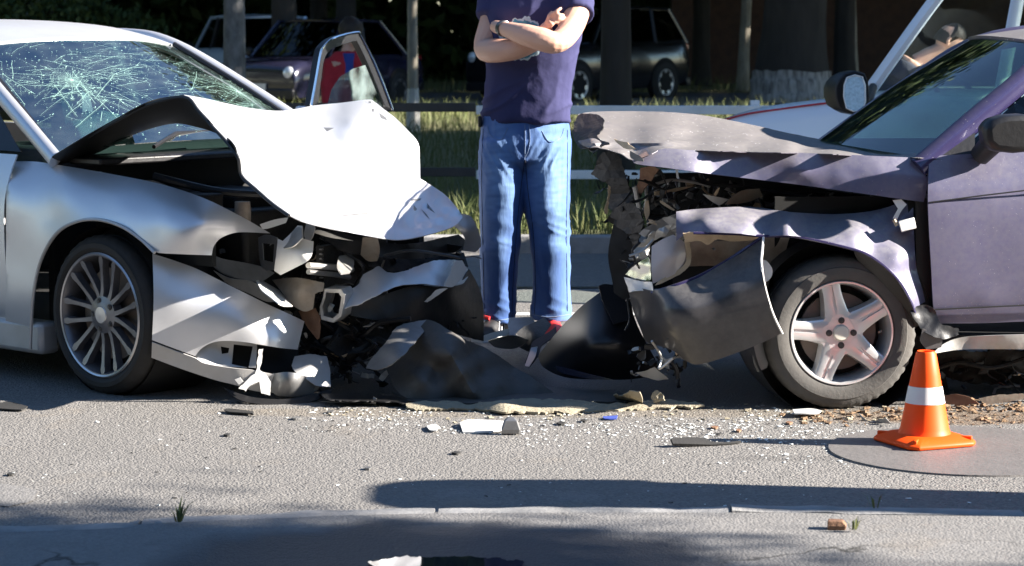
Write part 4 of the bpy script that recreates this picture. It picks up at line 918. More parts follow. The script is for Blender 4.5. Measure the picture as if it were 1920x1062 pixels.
ss('bonnet_underside', 'underside', und, [(88, 301, .10), (215, 226, .10), (345, 179, .106), (400, 237, .106), (444, 291, .116), (400, 248, .3), (330, 232, .62), (240, 258, .5), (150, 299, .22), (108, 309, .14), (330, 205, .35), (270, 225, .3)], bn_, step=9, thick=.004)
MB().tube(spline([S.v(x, y, .098) for x, y in ((88, 303), (150, 266), (215, 229), (280, 196), (345, 182), (372, 208), (400, 240), (425, 267), (446, 295), (453, 330), (480, 356), (512, 384), (542, 405))], 5), .0065, 6).build('bonnet_edge', 'black_plastic', bn_)
MB().tube(spline([S.v(x, y, .097) for x, y in ((88, 300), (120, 281), (150, 262), (185, 243))], 5), .004, 6).build('bonnet_lip', 'silver_paint', bn_)
for tri in (((606, 239), (627, 240), (613, 247)), ((711, 212), (724, 221), (726, 226), (714, 222)), ((697, 205), (701, 204), (701, 210), (698, 210)), ((685, 191), (695, 190), (696, 194), (689, 194)), ((640, 404), (690, 398), (692, 400), (642, 406)), ((770, 374), (790, 372), (788, 376), (772, 377)), ((776, 385), (782, 392), (779, 400), (775, 392)), ((790, 392), (800, 402), (806, 412), (798, 404)), ((800, 380), (806, 394), (816, 400), (808, 390))):  # first patch paints the dark gap of a crease notch, the rest are chips
    q = on_cloth(bn_, tri, .0016)
    if len(q) == len(tri): MB().prism(q, ray(*tri[0]).normalized() * .003).build('chip_and_notch', 'grey_metal', bn_, smooth=False)
# bumper corner and lower valance, torn
bum = [(286, 476), (330, 490), (370, 505), (420, 530), (460, 550), (500, 570), (540, 588), (571, 603), (566, 622), (558, 656), (520, 652), (480, 645), (440, 640), (405, 641), (380, 652), (366, 668), (330, 655), (285, 638), (288, 560)]
bmp = ss('front_bumper', 'silver_paint', bum, [(286, 476, 9.10), (286, 560, 9.055), (285, 638, 9.05), (320, 560, 9.055), (370, 505, 9.13), (370, 565, 9.07), (366, 668, 9.07), (420, 530, 9.15), (460, 600, 9.08), (500, 570, 9.16), (571, 603, 9.25), (558, 656, 9.2), (520, 640, 9.11), (440, 640, 9.07), (420, 555, 9.1)], mode='Y', step=9, thick=.005)
val = [(285, 642), (330, 659), (366, 672), (384, 682), (430, 690), (470, 694), (500, 700), (560, 712), (600, 724), (590, 734), (540, 738), (480, 734), (440, 722), (400, 712), (340, 692), (284, 671)]
ss('valance', 'silver_lower', val, [(285, 642, 9.045), (284, 671, 9.07), (366, 672, 9.05), (400, 712, 9.08), (470, 694, 9.06), (480, 734, 9.08), (600, 724, 9.16), (340, 670, 9.07), (440, 705, 9.06)], bmp, mode='Y', step=8, thick=.005)
fog = [(366, 668), (380, 652), (405, 641), (440, 640), (482, 646), (480, 690), (430, 688), (384, 681)]
ss('fog_lamp_panel', 'silver_lower', fog, [(366, 668, 9.09), (440, 640, 9.12), (482, 646, 9.13), (480, 690, 9.11), (384, 681, 9.08), (420, 662, 9.13)], bmp, mode='Y', step=7, holes=[[(438, 646), (474, 650), (466, 690), (434, 683)], [(414, 650), (430, 653), (428, 662), (416, 664)]])
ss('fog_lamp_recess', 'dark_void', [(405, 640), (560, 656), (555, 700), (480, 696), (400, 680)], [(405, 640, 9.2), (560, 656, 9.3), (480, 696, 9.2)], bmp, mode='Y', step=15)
SD = [  # name, material, outline, control distances, extra
 ('bumper_fragment', 'silver_lower', [(553, 668), (580, 664), (612, 668), (618, 690), (620, 726), (596, 724), (575, 712), (556, 700), (546, 685)], [(553, 668, 9.2), (618, 690, 9.22), (596, 724, 9.12), (575, 690, 9.12)], dict(tear=1.5, mode='Y')),
 ('bumper_fragment', 'grey_metal', [(504, 702), (540, 698), (572, 706), (590, 720), (588, 738), (560, 744), (520, 742), (505, 728)], [(504, 702, 9.1), (590, 720, 9.13), (560, 744, 9.09), (545, 715, 9.04)], dict(tear=1.5, mode='Y')),
 ('mounting_bracket', 'white_plastic', [(485, 656), (494, 653), (490, 680), (486, 695), (500, 702), (508, 722), (505, 742), (490, 738), (486, 715), (470, 722), (460, 735), (448, 728), (470, 706), (480, 698)], [(485, 656, 9.08), (508, 722, 9.05), (460, 735, 9.04)], dict(tear=2.5, mode='Y')),
 ('mounting_bracket', 'white_plastic', [(440, 712), (450, 708), (456, 716), (448, 722)], [(440, 712, 9.04)], dict(mode='Y')),
 ('air_dam', 'black_plastic', [(420, 727), (450, 738), (490, 747), (540, 748), (590, 738), (624, 728), (614, 742), (580, 754), (530, 759), (480, 757), (445, 748)], [(420, 727, 9.08), (530, 745, 9.06), (624, 728, 9.16), (530, 759, 9.03)], dict(mode='Y')),
 ('headlight_bowl', 'white_plastic', [(521, 448), (530, 452), (546, 437), (558, 423), (567, 424), (569, 448), (588, 453), (586, 474), (576, 490), (552, 503), (526, 516), (514, 508), (517, 482)], [(521, 448, .18), (588, 453, .32), (526, 516, .16), (560, 470, .2), (546, 437, .24)], dict(noise_amp=.004)),
 ('headlight_box', 'grey_metal', [(484, 446), (500, 440), (520, 446), (518, 505), (500, 508), (488, 495)], [(484, 446, .22), (518, 505, .2)], dict(holes=[[(492, 456), (514, 458), (512, 492), (494, 488)]])),
 ('headlight_rim', 'bare_metal', [(530, 454), (555, 428), (565, 428), (567, 446), (550, 462), (532, 466)], [(530, 454, .20), (565, 428, .26), (550, 462, .17)], dict()),
 ('bracket', 'white_plastic', [(487, 421), (515, 412), (540, 408), (536, 418), (505, 428), (492, 430)], [(487, 421, .2), (540, 408, .32)], dict()),
 ('bracket', 'bare_metal', [(574, 420), (584, 416), (590, 428), (584, 448), (575, 455), (570, 440)], [(574, 420, .36)], dict(noise_amp=.006)),
 ('lamp_panel', 'grey_metal', [(398, 478), (420, 486), (455, 492), (490, 500), (515, 512), (488, 528), (455, 524), (420, 514), (398, 498)], [(398, 478, .07), (515, 512, .28), (455, 524, .14)], dict(noise_amp=.004)),
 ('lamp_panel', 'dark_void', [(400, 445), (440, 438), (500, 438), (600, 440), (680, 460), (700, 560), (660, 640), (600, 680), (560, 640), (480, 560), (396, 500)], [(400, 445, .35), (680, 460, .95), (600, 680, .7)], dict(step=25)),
 ('torn_strip', 'white_plastic', [(481, 526), (505, 521), (520, 540), (533, 556), (549, 574), (528, 572), (506, 556), (490, 543)], [(481, 526, .14), (549, 574, .2), (505, 545, .1)], dict()),
 ('torn_strip', 'bare_metal', [(400, 508), (430, 522), (470, 528), (500, 545), (520, 565), (500, 566), (470, 552), (430, 534)], [(400, 508, .05), (520, 565, .18)], dict(noise_amp=.004)),
 ('chassis_rail', 'tan_metal', [(510, 525), (557, 521), (608, 531), (606, 546), (591, 550), (587, 580), (568, 584), (540, 566), (528, 548)], [(510, 525, .26), (608, 531, .45), (587, 580, .38), (560, 545, .3)], dict(noise_amp=.003)),
 ('chassis_rail', 'rust', [(560, 584), (590, 578), (600, 600), (598, 630), (594, 637), (585, 625), (570, 605)], [(560, 584, .36), (600, 600, .42)], dict(tear=1.5)),
 ('bumper_beam', 'silver_paint', [(645, 578), (644, 548), (670, 535), (681, 515), (711, 499), (734, 512), (772, 504), (806, 491), (839, 487), (866, 489), (881, 512), (870, 531), (847, 536), (779, 533), (742, 538), (708, 553), (674, 570)], [(645, 578, .5), (644, 548, .56), (711, 499, .82), (772, 504, 1.0), (839, 487, 1.24), (881, 512, 1.38), (779, 533, .93), (708, 553, .66), (742, 520, .82)], dict(tear=2, noise_amp=.008, noise_freq=12)),
 ('beam_lit_tip', 'white_plastic', [(853, 490), (867, 489), (873, 500), (868, 520), (848, 538), (832, 537), (844, 512)], [(853, 490, 1.2), (873, 500, 1.28), (832, 537, 1.1)], dict(tear=2)),  # white sheet paints the sunlit tip of the beam
 ('torn_strip', 'white_plastic', [(795, 566), (808, 553), (820, 543), (838, 541), (830, 548), (812, 558), (800, 568)], [(795, 566, .98)], dict(tear=2)),
 ('bumper_foam', 'black_plastic', [(645, 580), (700, 560), (779, 536), (850, 538), (880, 505), (896, 535), (906, 570), (907, 640), (860, 628), (800, 604), (720, 602), (660, 592)], [(645, 580, .62), (779, 536, 1.0), (850, 538, 1.2), (896, 535, 1.44), (907, 640, 1.46), (800, 604, 1.05), (720, 590, .85)], dict(noise_amp=.008)),
 ('crossmember', 'engine', [(650, 592), (720, 598), (800, 604), (860, 620), (800, 640), (720, 660), (660, 680), (610, 650)], [(650, 592, .7), (860, 620, 1.3), (660, 680, .7)], dict(noise_amp=.015)),
 ('undertray', 'grey_metal', [(745, 612), (800, 600), (806, 606), (780, 640), (750, 672), (715, 692), (685, 690), (700, 668), (725, 640)], [(745, 612, .75), (806, 606, .88), (685, 690, .55), (740, 655, .62)], dict(tear=2)),  # darker metal in place of the violet car's shadow on it
 ('far_wing_tip', 'silver_paint', [(864, 402), (880, 405), (892, 420), (901, 445), (903, 462), (890, 472), (868, 470), (872, 450), (860, 432), (853, 425)], [(864, 402, 1.46), (903, 462, 1.6), (868, 470, 1.5), (885, 440, 1.5)], dict(tear=2, noise_amp=.008, noise_freq=14)),
 ('grille_bar', 'black_plastic', [(590, 430), (680, 446), (760, 458), (860, 440), (872, 450), (868, 470), (820, 482), (760, 486), (700, 480), (640, 470)], [(590, 430, .5), (760, 458, .98), (868, 470, 1.42), (700, 480, .82)], dict(noise_amp=.01)),
 ('slam_panel', 'engine', [(680, 470), (760, 480), (870, 474), (878, 500), (840, 488), (780, 500), (736, 510), (690, 500)], [(680, 470, .9), (870, 474, 1.45), (736, 510, 1.0)], dict(noise_amp=.01)),
 ('bracket', 'tan_metal', [(680, 446), (708, 446), (712, 470), (706, 490), (690, 490), (676, 478)], [(680, 446, .72), (712, 470, .8)], dict(noise_amp=.006)),
 ('horn', 'bare_metal', [(636, 480), (660, 476), (664, 496), (656, 512), (640, 514), (632, 500)], [(636, 480, .58), (664, 496, .64), (648, 495, .54)], dict(noise_amp=.004)),
 ('torn_strip', 'bare_metal', [(586, 436), (620, 446), (662, 452), (640, 446), (600, 432)], [(586, 436, .4), (662, 452, .6)], dict()),
 ('far_bumper_corner', 'black_plastic', [(820, 455), (868, 462), (850, 474), (826, 470)], [(820, 455, 1.3)], dict()),
]
for nm, mt, out, ctl, kw in SD:
    if 'mode' not in kw: ctl = [(x, y, v_ + .27 * min(1, max(0, (690 - x) / 180))) for x, y, v_ in ctl]
    ss(nm, mt, out, ctl, None, **{'step': 7, 'thick': .004, **kw})
# radiator with fins
m = MB()
a0, b0 = S.v(600, 462, .62), S.v(690, 470, .98); hgt = .17
m.box((a0 + b0) / 2 - V((0, 0, .06)), ((b0 - a0).length, .035, hgt), Matrix.Rotation(math.atan2((b0 - a0).y, (b0 - a0).x), 3, 'Z')); rad = m.build('radiator', 'engine', sc)
R2 = Matrix.Rotation(math.atan2((b0 - a0).y, (b0 - a0).x), 3, 'Z')
for i in range(9):
    MB().box((a0 + b0) / 2 - V((0, 0, .06)) + V((0, -.022, -.075 + i * .0185)), ((b0 - a0).length * .96, .012, .005), R2).build('fin', 'grey_metal', rad, smooth=False)
MB().tube([S.v(578, 498, .45), S.v(625, 501, .62), S.v(660, 506, .75)], .012, 8).build('pipe', 'bare_metal', sc)
MB().tube([S.v(578, 510, .45), S.v(625, 515, .62), S.v(655, 520, .73)], .010, 8).build('pipe', 'grey_metal', sc)
# crushed box end of the chassis rail
ring_px = [(608, 541), (640, 542), (647, 553), (640, 594), (625, 606), (602, 600), (599, 576), (605, 558)]
m = MB(); r1 = [S.v(x, y, .55) for x, y in ring_px]; c1 = sum(r1, V((0, 0, 0))) / len(r1)
m.rings([[c1 + (p - c1) * .74 for p in r1], r1, [p + S.n * .1 - S.a * .05 for p in r1], [c1 + (p - c1) * .74 + S.n * .1 - S.a * .05 for p in r1]], cap=False); m.build('rail_end', 'bare_metal', sc, bevel=.003)
rw = random.Random(11)
for (pts, r_) in (([(590, 640), (612, 655), (640, 640), (680, 630), (712, 606), (770, 598)], .011), ([(600, 660), (625, 672), (640, 660), (630, 640)], .016), ([(560, 660), (590, 650), (620, 665), (650, 690)], .009), ([(645, 690), (665, 660), (700, 640), (730, 650)], .02), ([(420, 470), (450, 460), (470, 440)], .006), ([(440, 500), (460, 470), (482, 458)], .005), ([(600, 445), (640, 470), (680, 500), (665, 535)], .006), ([(720, 480), (770, 470), (830, 478), (862, 484)], .006)):
    MB().tube(spline([S.v(x, y, .66 + (x - 560) * .0010 + rw.uniform(-.03, .03)) for x, y in pts], 5), r_, 7).build('hose', 'black_plastic' if r_ < .015 else 'engine', sc)
scraps(S, sc, [(410, 500, 445, 515, .46, .6, 26), (520, 640, 520, 600, .58, .66, 36), (580, 720, 450, 540, .76, .98, 50), (560, 720, 600, 720, .64, .8, 90), (690, 870, 462, 515, .98, 1.4, 46), (650, 870, 575, 640, .72, 1.3, 40), (450, 620, 700, 742, .5, .6, 16)], 41)
# driver's door standing open on the far side
hx = S.w(-.58, 1.70, 0); dd = V((.48, .877, 0)).normalized(); dn = V((dd.y, -dd.x, 0))
def dp(px, py): return onplane(px, py, hx, dn)
fo = [(582, 199), (592, 145), (600, 100), (606, 87), (622, 73), (645, 65), (669, 61), (675, 66), (697, 110), (716, 155), (735, 206)]
fi = [(597, 199), (604, 138), (610, 108), (622, 93), (642, 85), (665, 78), (671, 82), (689, 119), (704, 155), (722, 200)]
drp = thing('tmp', (0, 0, 0), None, None); bpy.data.objects.remove(drp)
z0_ = .3
bA, bB = dp(582, 199), dp(735, 206)
lowA = V((bA.x, bA.y, .34)) - dd * .12; lowB = V((bB.x, bB.y, .30)) + dd * .05
door = MB().prism([bA, bB - dd * .03, lowB - dd * .12, lowA], dn * -.09).build('open_door', 'silver_paint', sc, bevel=.015)
f_o = spline([dp(*p) for p in fo], 5); f_i = spline([dp(*p) for p in fi], 5)
m = MB(); k_ = 46
def resamp(L, n_):
    out = []; 
    for i in range(n_):
        t = i / (n_ - 1) * (len(L) - 1); j = min(int(t), len(L) - 2); out.append(L[j].lerp(L[j + 1], t - j))
    return out
A_, B_ = resamp(f_o, k_), resamp(f_i, k_)
m.rings([[a, b, b - dn * .035, a - dn * .035] for a, b in zip(A_, B_)]); m.build('window_frame', 'black_gloss', door, bevel=.003)
MB().tube([p + dn * .004 for p in A_], .006, 6).build('frame_trim', 'chrome', door)
gl = [(618, 200), (621, 190), (627, 168), (642, 145), (667, 129), (690, 122), (714, 180), (722, 200)]
MB().prism([dp(*p) - dn * .016 for p in gl], dn * .004).build('window_glass', 'door_glass', door, smooth=False)
# ---------------------------------------------------------------- the wrecked dark violet car
h1 = onplane(1582, 628, V((0, 0, .287)), V((0, 0, 1)))
D = Frame((h1.x, h1.y), (-.9945, -.1045), (-.1045, .9945)); DW = 1.66
dc = thing('violet_car', D.w(-1.2, .83, 0), 'wrecked dark violet car with torn front and dusty crumpled bonnet', 'car')
RD = Matrix((D.a, D.n, V((0, 0, 1)))).transposed()
def ds(name, mt, out, ctrl, parent=None, thick=.003, mode='v', smooth=True, angle=45, **k):
    return sheet(out, ctrl, D, mode, **{'step': 8, **k}).build(name, mt, parent or dc, thick=thick, face_cam=True, smooth=smooth, angle=angle)
# windscreen, roof, pillars
dw = [mirror_row([(-.36, .10, .935), (-.20, .42, .955), (-.12, .83, .965)], DW), mirror_row([(-.62, .18, 1.155), (-.50, .46, 1.18), (-.44, .83, 1.19)], DW), mirror_row([(-.90, .26, 1.345), (-.80, .5, 1.37), (-.76, .83, 1.38)], DW)]
MB().grid(patch(uvz(dw, D), 6, 6)).build('windscreen', 'dark_windshield', dc, thick=.004, face_cam=True)
rr = [dw[2]] + [mirror_row([(u, .25, z), (u, .5, z + .035), (u, .83, z + .045)], DW) for u, z in ((-1.2, 1.385), (-1.8, 1.40), (-2.3, 1.37), (-2.6, 1.30))]
MB().grid([[p + V((0, 0, .012)) for p in r] for r in patch(uvz(rr, D), 6, 6)]).build('roof', 'hood_dust', dc, thick=.02)
for s in (0, 1):
    f = (lambda v: v) if s == 0 else (lambda v: DW - v)
    MB().tube(spline([D.w(-.29, f(.06), .90), D.w(-.62, f(.15), 1.15), D.w(-.94, f(.235), 1.35), D.w(-1.4, f(.245), 1.40), D.w(-2.2, f(.24), 1.385)], 6), [(.045, .03)] * 25, 10).build('pillar', 'violet_shaded', dc)
    MB().tube(spline([D.w(-.335, f(.10), .935), D.w(-.61, f(.19), 1.165), D.w(-.9, f(.275), 1.355)], 6), .010, 6).build('windscreen_seal', 'black_plastic', dc)
    MB().tube([D.w(-1.5, f(.05), .93), D.w(-1.52, f(.23), 1.37)], (.05, .02), 8).build('pillar', 'black_plastic', dc)
    MB().tube(spline([D.w(-3.0, f(.1), .95), D.w(-2.8, f(.17), 1.15), D.w(-2.45, f(.24), 1.35)], 5), (.08, .025), 8).build('pillar', 'violet_dusty', dc)
    g0 = [[(-.42, .055, .945), (-1.0, .05, .945), (-1.46, .05, .945)], [(-.96, .24, 1.35), (-1.2, .245, 1.38), (-1.48, .24, 1.385)]]
    g1 = [[(-1.54, .05, .945), (-2.2, .05, .95), (-2.95, .1, .955)], [(-1.55, .24, 1.385), (-2.0, .245, 1.38), (-2.42, .24, 1.35)]]
    for g_ in (g0, g1): MB().grid([[D.w(u, f(v), z) for u, v, z in r] for r in g_]).build('side_window', 'tinted_glass' if s == 0 else 'clear_glass', dc, thick=.004)
    prof = [(.05, .25), (.02, .33), (0.0, .42), (-.012, .6), (-.008, .75), (.02, .85), (.05, .94)]
    for nm, ua, ub in (('door', -1.48, -2.5), ('quarter_panel', -2.51, -3.4)) + ((('door', -.35, -1.47),) if s else ()):
        rows = [[D.w(ua + (ub - ua) * k / 4, f(v), z) for k in range(5)] for v, z in prof]
        MB().grid(patch(rows, 3, 2)).build(nm, 'violet_dusty', dc, thick=.006, face_cam=(s == 0))
    f2 = D if s == 0 else Frame(D.w(0, DW, 0), D.a, -D.n)
    wheel(f2, -2.46, .0, .287, .175, .19, 'five', dc, 'alloy', 'rubber_dusty', seg=60, tread=False)
    MB().lathe([(.335, .005), (.34, -.05), (.34, -.3), (0, -.3)], f2.w(-2.46, .02, .29), -f2.n, (0, 0, 1), 40).build('wheel_arch', 'dark_void', dc)
rear = [[(-2.9, .1, .95), (-2.9, .83, .99), (-2.9, 1.56, .95)], [(-3.3, .08, .93), (-3.3, .83, .96), (-3.3, 1.58, .93)], [(-3.42, .08, .6), (-3.5, .83, .6), (-3.42, 1.58, .6)], [(-3.4, .1, .25), (-3.46, .83, .25), (-3.4, 1.56, .25)]]
MB().grid(patch(uvz(rear, D), 4, 4)).build('boot', 'violet_dusty', dc, thick=.01)
MB().grid([[D.w(-2.5, .28, 1.34), D.w(-2.5, 1.38, 1.34)], [D.w(-2.9, .12, .96), D.w(-2.9, 1.54, .96)]]).build('rear_window', 'clear_glass', dc, thick=.004)
MB().box(D.w(-1.8, .83, .24), (3.0, 1.45, .05), RD).build('floor', 'dark_void', dc)
# cabin
MB().box(D.w(-.58, .83, .86), (.42, 1.40, .15), RD).build('dashboard', 'interior', dc, bevel=.04)
MB().lathe([(.16, 0), (.168, .012), (.182, .012), (.187, 0), (.182, -.012), (.168, -.012)], D.w(-.86, .42, 1.0), D.a * -.85 + V((0, 0, .5)), (0, 0, 1), 36, closed=True).build('steering_wheel', 'black_plastic', dc)
for v_ in (.46, 1.2):
    m = MB(); m.tube(spline([D.w(-1.35, v_, .5), D.w(-1.5, v_, .85), D.w(-1.58, v_, 1.08)], 4), [(.1, .24)] * 9, 12); m.tube([D.w(-1.58, v_, 1.1), D.w(-1.6, v_, 1.26)], [(.05, .12), (.05, .11)], 10); m.build('seat', 'interior', dc)
MB().box(D.w(-.28, .83, .6), (.04, 1.5, .6), RD).build('bulkhead', 'dark_void', dc)
MB().box(D.w(-.16, .83, .90), (.2, 1.4, .03), RD).build('cowl', 'black_plastic', dc, bevel=.01)
m = MB(); m.box(D.w(.1, .86, .5), (.5, .8, .42), RD); m.box(D.w(.06, .7, .73), (.3, .4, .1), RD); m.build('engine', 'engine', dc, bevel=.02)
MB().box(D.w(-.05, .2, .62), (.55, .02, .34), RD).build('inner_wing', 'dark_void', dc)
MB().box(D.w(.05, 1.5, .55), (.9, .03, .5), RD).build('far_inner_wing', 'dark_void', dc)
# front wheel
MB().lathe([(.345, .0), (.35, -.10), (.35, -.34), (0, -.34)], D.w(-.01, .05, .30), -D.n, (0, 0, 1), 48).build('wheel_arch', 'black_plastic', dc)
wheel(D, 0, .02, .289, .175, .198, 'five', dc, 'alloy', 'rubber_dusty', seg=200)
# near front door
door_out = [(1742, 293), (1800, 290), (1870, 286), (1960, 283), (2230, 276), (2245, 450), (2240, 596), (1960, 602), (1850, 606), (1757, 607), (1750, 575), (1746, 500), (1742, 430), (1740, 370)]
dctl = []
for x in (1745, 1850, 2000, 2230):
    for y, v_ in ((288, .055), (320, .03), (365, .002), (440, -.010), (520, -.006), (572, .006), (604, .03)): dctl.append((x, y + (1745 - x) * .03, v_))
dd_ = ds('front_door', 'violet_dusty', door_out, dctl, step=13, thick=.008)
MB().tube([D.v(1742, 380, -.004), D.v(1850, 366, -.009), D.v(1960, 353, -.009), D.v(2235, 330, -.009)], .0028, 6).build('swage_line', 'black_plastic', dd_)
MB().tube([D.v(1748, 581, .004), D.v(1850, 576, .002), D.v(1960, 571, .002), D.v(2235, 556, .002)], .003, 6).build('trim_line', 'black_plastic', dd_)
ds('door_edge', 'black_plastic', [(1716, 372), (1738, 372), (1745, 500), (1752, 600), (1740, 600), (1722, 560), (1718, 480)], [(1716, 372, .06), (1752, 600, .06)])
# door mirror
mring = [(1842, 240), (1856, 224), (1882, 216), (1915, 214), (1945, 218), (1950, 250), (1940, 284), (1900, 288), (1862, 284), (1846, 270)]
mr_ = [D.v(x, y, -.17) for x, y in mring]; mc = sum(mr_, V((0, 0, 0))) / len(mr_)
MB().rings([[mc + (p - mc) * .82 - D.n * .02 for p in mr_], mr_, [p + D.n * .06 for p in mr_], [mc + (p - mc) * .8 + D.n * .11 for p in mr_]]).build('door_mirror', 'black_plastic', dc, bevel=.012)
MB().tube([mc + D.n * .08, D.v(1838, 292, .03)], [.05, .04], 10).build('mirror_arm', 'black_plastic', dc)
MB().prism([D.w(-.34, .045, .935), D.w(-.50, .045, .94), D.w(-.52, .11, 1.06)], D.n * .012).build('mirror_base', 'black_plastic', dc)
# sill, torn free
ds('sill', 'bare_metal', [(1748, 664), (1770, 645), (1800, 634), (1850, 630), (1960, 627), (2200, 622), (2200, 650), (1960, 655), (1880, 655), (1800, 656)], [(1748, 664, .0), (1800, 634, .03), (1880, 640, .0), (2200, 622, .03), (1880, 655, .015), (2200, 650, .02)], thick=.006, noise_amp=.003)
ds('underbody', 'engine', [(1740, 662), (1960, 655), (2200, 650), (2200, 725), (1960, 716), (1840, 722), (1760, 705)], [(1740, 662, .22), (2200, 650, .22), (1960, 730, .4), (1840, 700, .3)], noise_amp=.05, noise_freq=9, tear=5)
ds('underbody_shield', 'black_plastic', [(1440, 640), (1760, 640), (1780, 740), (1700, 765), (1440, 740)], [(1440, 640, .5), (1760, 640, .5), (1700, 765, .5)], step=30)
# near wing
wout = [(1268, 397), (1310, 392), (1400, 388), (1470, 396), (1484, 398), (1560, 402), (1620, 398), (1660, 390), (1690, 380), (1712, 386), (1714, 440), (1718, 500), (1730, 545), (1735, 566), (1712, 580), (1722, 606), (1708, 566), (1688, 530), (1660, 500), (1625, 476), (1590, 464), (1530, 450), (1480, 442), (1430, 443), (1380, 438), (1320, 436), (1290, 437), (1268, 452)]
ds('wing', 'violet_dusty', wout, [(1268, 397, .10), (1268, 452, .07), (1310, 392, .13), (1400, 388, .14), (1484, 398, .10), (1560, 402, .14), (1660, 390, .13), (1712, 386, .08), (1320, 415, .02), (1400, 415, .02), (1450, 418, .03), (1478, 418, -.015), (1500, 422, .045), (1560, 430, .03), (1600, 440, -.005), (1650, 430, .05), (1700, 440, .06), (1320, 436, .0), (1430, 443, -.005), (1530, 450, -.02), (1590, 464, -.03), (1660, 500, -.035), (1708, 566, -.025), (1722, 606, .0), (1700, 500, .0), (1718, 500, .035), (1735, 566, .04), (1690, 480, -.015), (1640, 470, -.005)], step=7, thick=.003, noise_amp=.004, noise_freq=9)
MB().tube(spline([D.v(x, y, v_) for x, y, v_ in ((1300, 437, .0), (1380, 439, -.004), (1430, 443, -.008), (1480, 443, -.014), (1530, 451, -.024), (1590, 465, -.033), (1625, 477, -.037), (1660, 501, -.038), (1688, 531, -.033), (1708, 567, -.028), (1722, 607, -.003))], 6), .0055, 6).build('arch_lip', 'violet_shaded', dc)
ds('wing_flange', 'primer', [(1280, 438), (1320, 436), (1380, 440), (1430, 444), (1410, 450), (1370, 452), (1345, 450), (1325, 460), (1310, 452), (1285, 456)], [(1280, 438, .02), (1430, 444, .02), (1325, 460, .05)], tear=2.5)
# side indicator
MB().rings([[D.v(x, y, v_) for x, y in ((1684, 415), (1714, 408), (1718, 428), (1690, 436))] for v_ in (.05, -.008, -.014)]).build('side_indicator', 'white_plastic', dc, bevel=.003)
MB().tube([D.v(1676, 412, -.0), D.v(1682, 424, -.005)], .007, 8).build('indicator_clip', 'primer', dc)
# bonnet: dusty top and side flange
top = [(1078, 236), (1085, 214), (1110, 210), (1200, 209), (1300, 214), (1400, 232), (1480, 250), (1560, 265), (1640, 278), (1700, 286), (1738, 291), (1741, 297), (1600, 291), (1500, 287), (1400, 285), (1300, 282), (1245, 279), (1215, 292), (1185, 300), (1164, 288), (1140, 281), (1120, 277), (1100, 276), (1086, 268), (1080, 255)]
tctl = [(1741, 297, .09), (1600, 291, .11), (1500, 287, .12), (1400, 285, .13), (1300, 282, .14), (1245, 279, .16), (1185, 300, .14), (1300, 214, 1.5), (1200, 209, 1.5), (1110, 210, 1.36), (1400, 232, 1.42), (1480, 250, 1.30), (1560, 265, 1.12), (1640, 278, .72), (1700, 286, .3), (1738, 291, .12), (1078, 236, .95), (1085, 214, 1.25), (1086, 268, .55), (1140, 281, .28), (1164, 288, .2),
        (1130, 245, .72), (1200, 240, .86), (1260, 250, .62), (1300, 245, .86), (1400, 258, .66), (1350, 262, .52), (1480, 268, .56), (1220, 262, .42), (1560, 277, .5), (1110, 262, .42)]
bt = ds('bonnet', 'hood_dust', top, tctl, step=5.5, thick=.003, tear=.6, angle=30, wave=lambda x, y: -.06 * math.exp(-((y - 268 - (x - 1250) * .012) / 3.5) ** 2) - .05 * math.exp(-((y - 238 - (x - 1200) * .055) / 4) ** 2) + .014 * noise.noise(V((x * .010 + y * .01, y * .03, 1))) + .003 * noise.noise(V((x * .05, y * .1, 4))))
ds('bonnet_flange', 'violet_dusty', [(1741, 297), (1600, 291), (1500, 287), (1400, 285), (1300, 282), (1245, 279), (1215, 292), (1185, 300), (1195, 308), (1250, 315), (1330, 326), (1420, 337), (1500, 347), (1600, 361), (1700, 375), (1732, 379), (1738, 355), (1742, 325)], [(1741, 297, .087), (1500, 287, .117), (1300, 282, .137), (1185, 300, .137), (1195, 308, .12), (1330, 326, .10), (1500, 347, .085), (1732, 379, .05), (1742, 325, .05), (1500, 318, .075), (1300, 305, .095), (1650, 330, .045)], bt, noise_amp=.003)
ds('bonnet_nose', 'engine', [(1073, 246), (1080, 222), (1090, 211), (1116, 214), (1136, 226), (1128, 244), (1120, 256), (1142, 270), (1126, 274), (1112, 286), (1100, 276), (1088, 280), (1078, 266)], [(1075, 240, .8), (1086, 215, 1.1), (1130, 236, .58), (1140, 268, .3), (1084, 274, .5), (1105, 250, .55)], bt, tear=4, noise_amp=.02, noise_freq=22, step=9, smooth=False, rnd=False)
ds('flaked_paint', 'primer', [(1152, 262), (1175, 268), (1192, 278), (1180, 282), (1160, 272)], [(1152, 262, .27), (1192, 278, .14)], bt, tear=3)
ds('flaked_paint', 'tan_metal', [(1180, 284), (1200, 292), (1206, 304), (1194, 302), (1182, 294)], [(1180, 284, .13), (1206, 304, .10)], bt, tear=3)
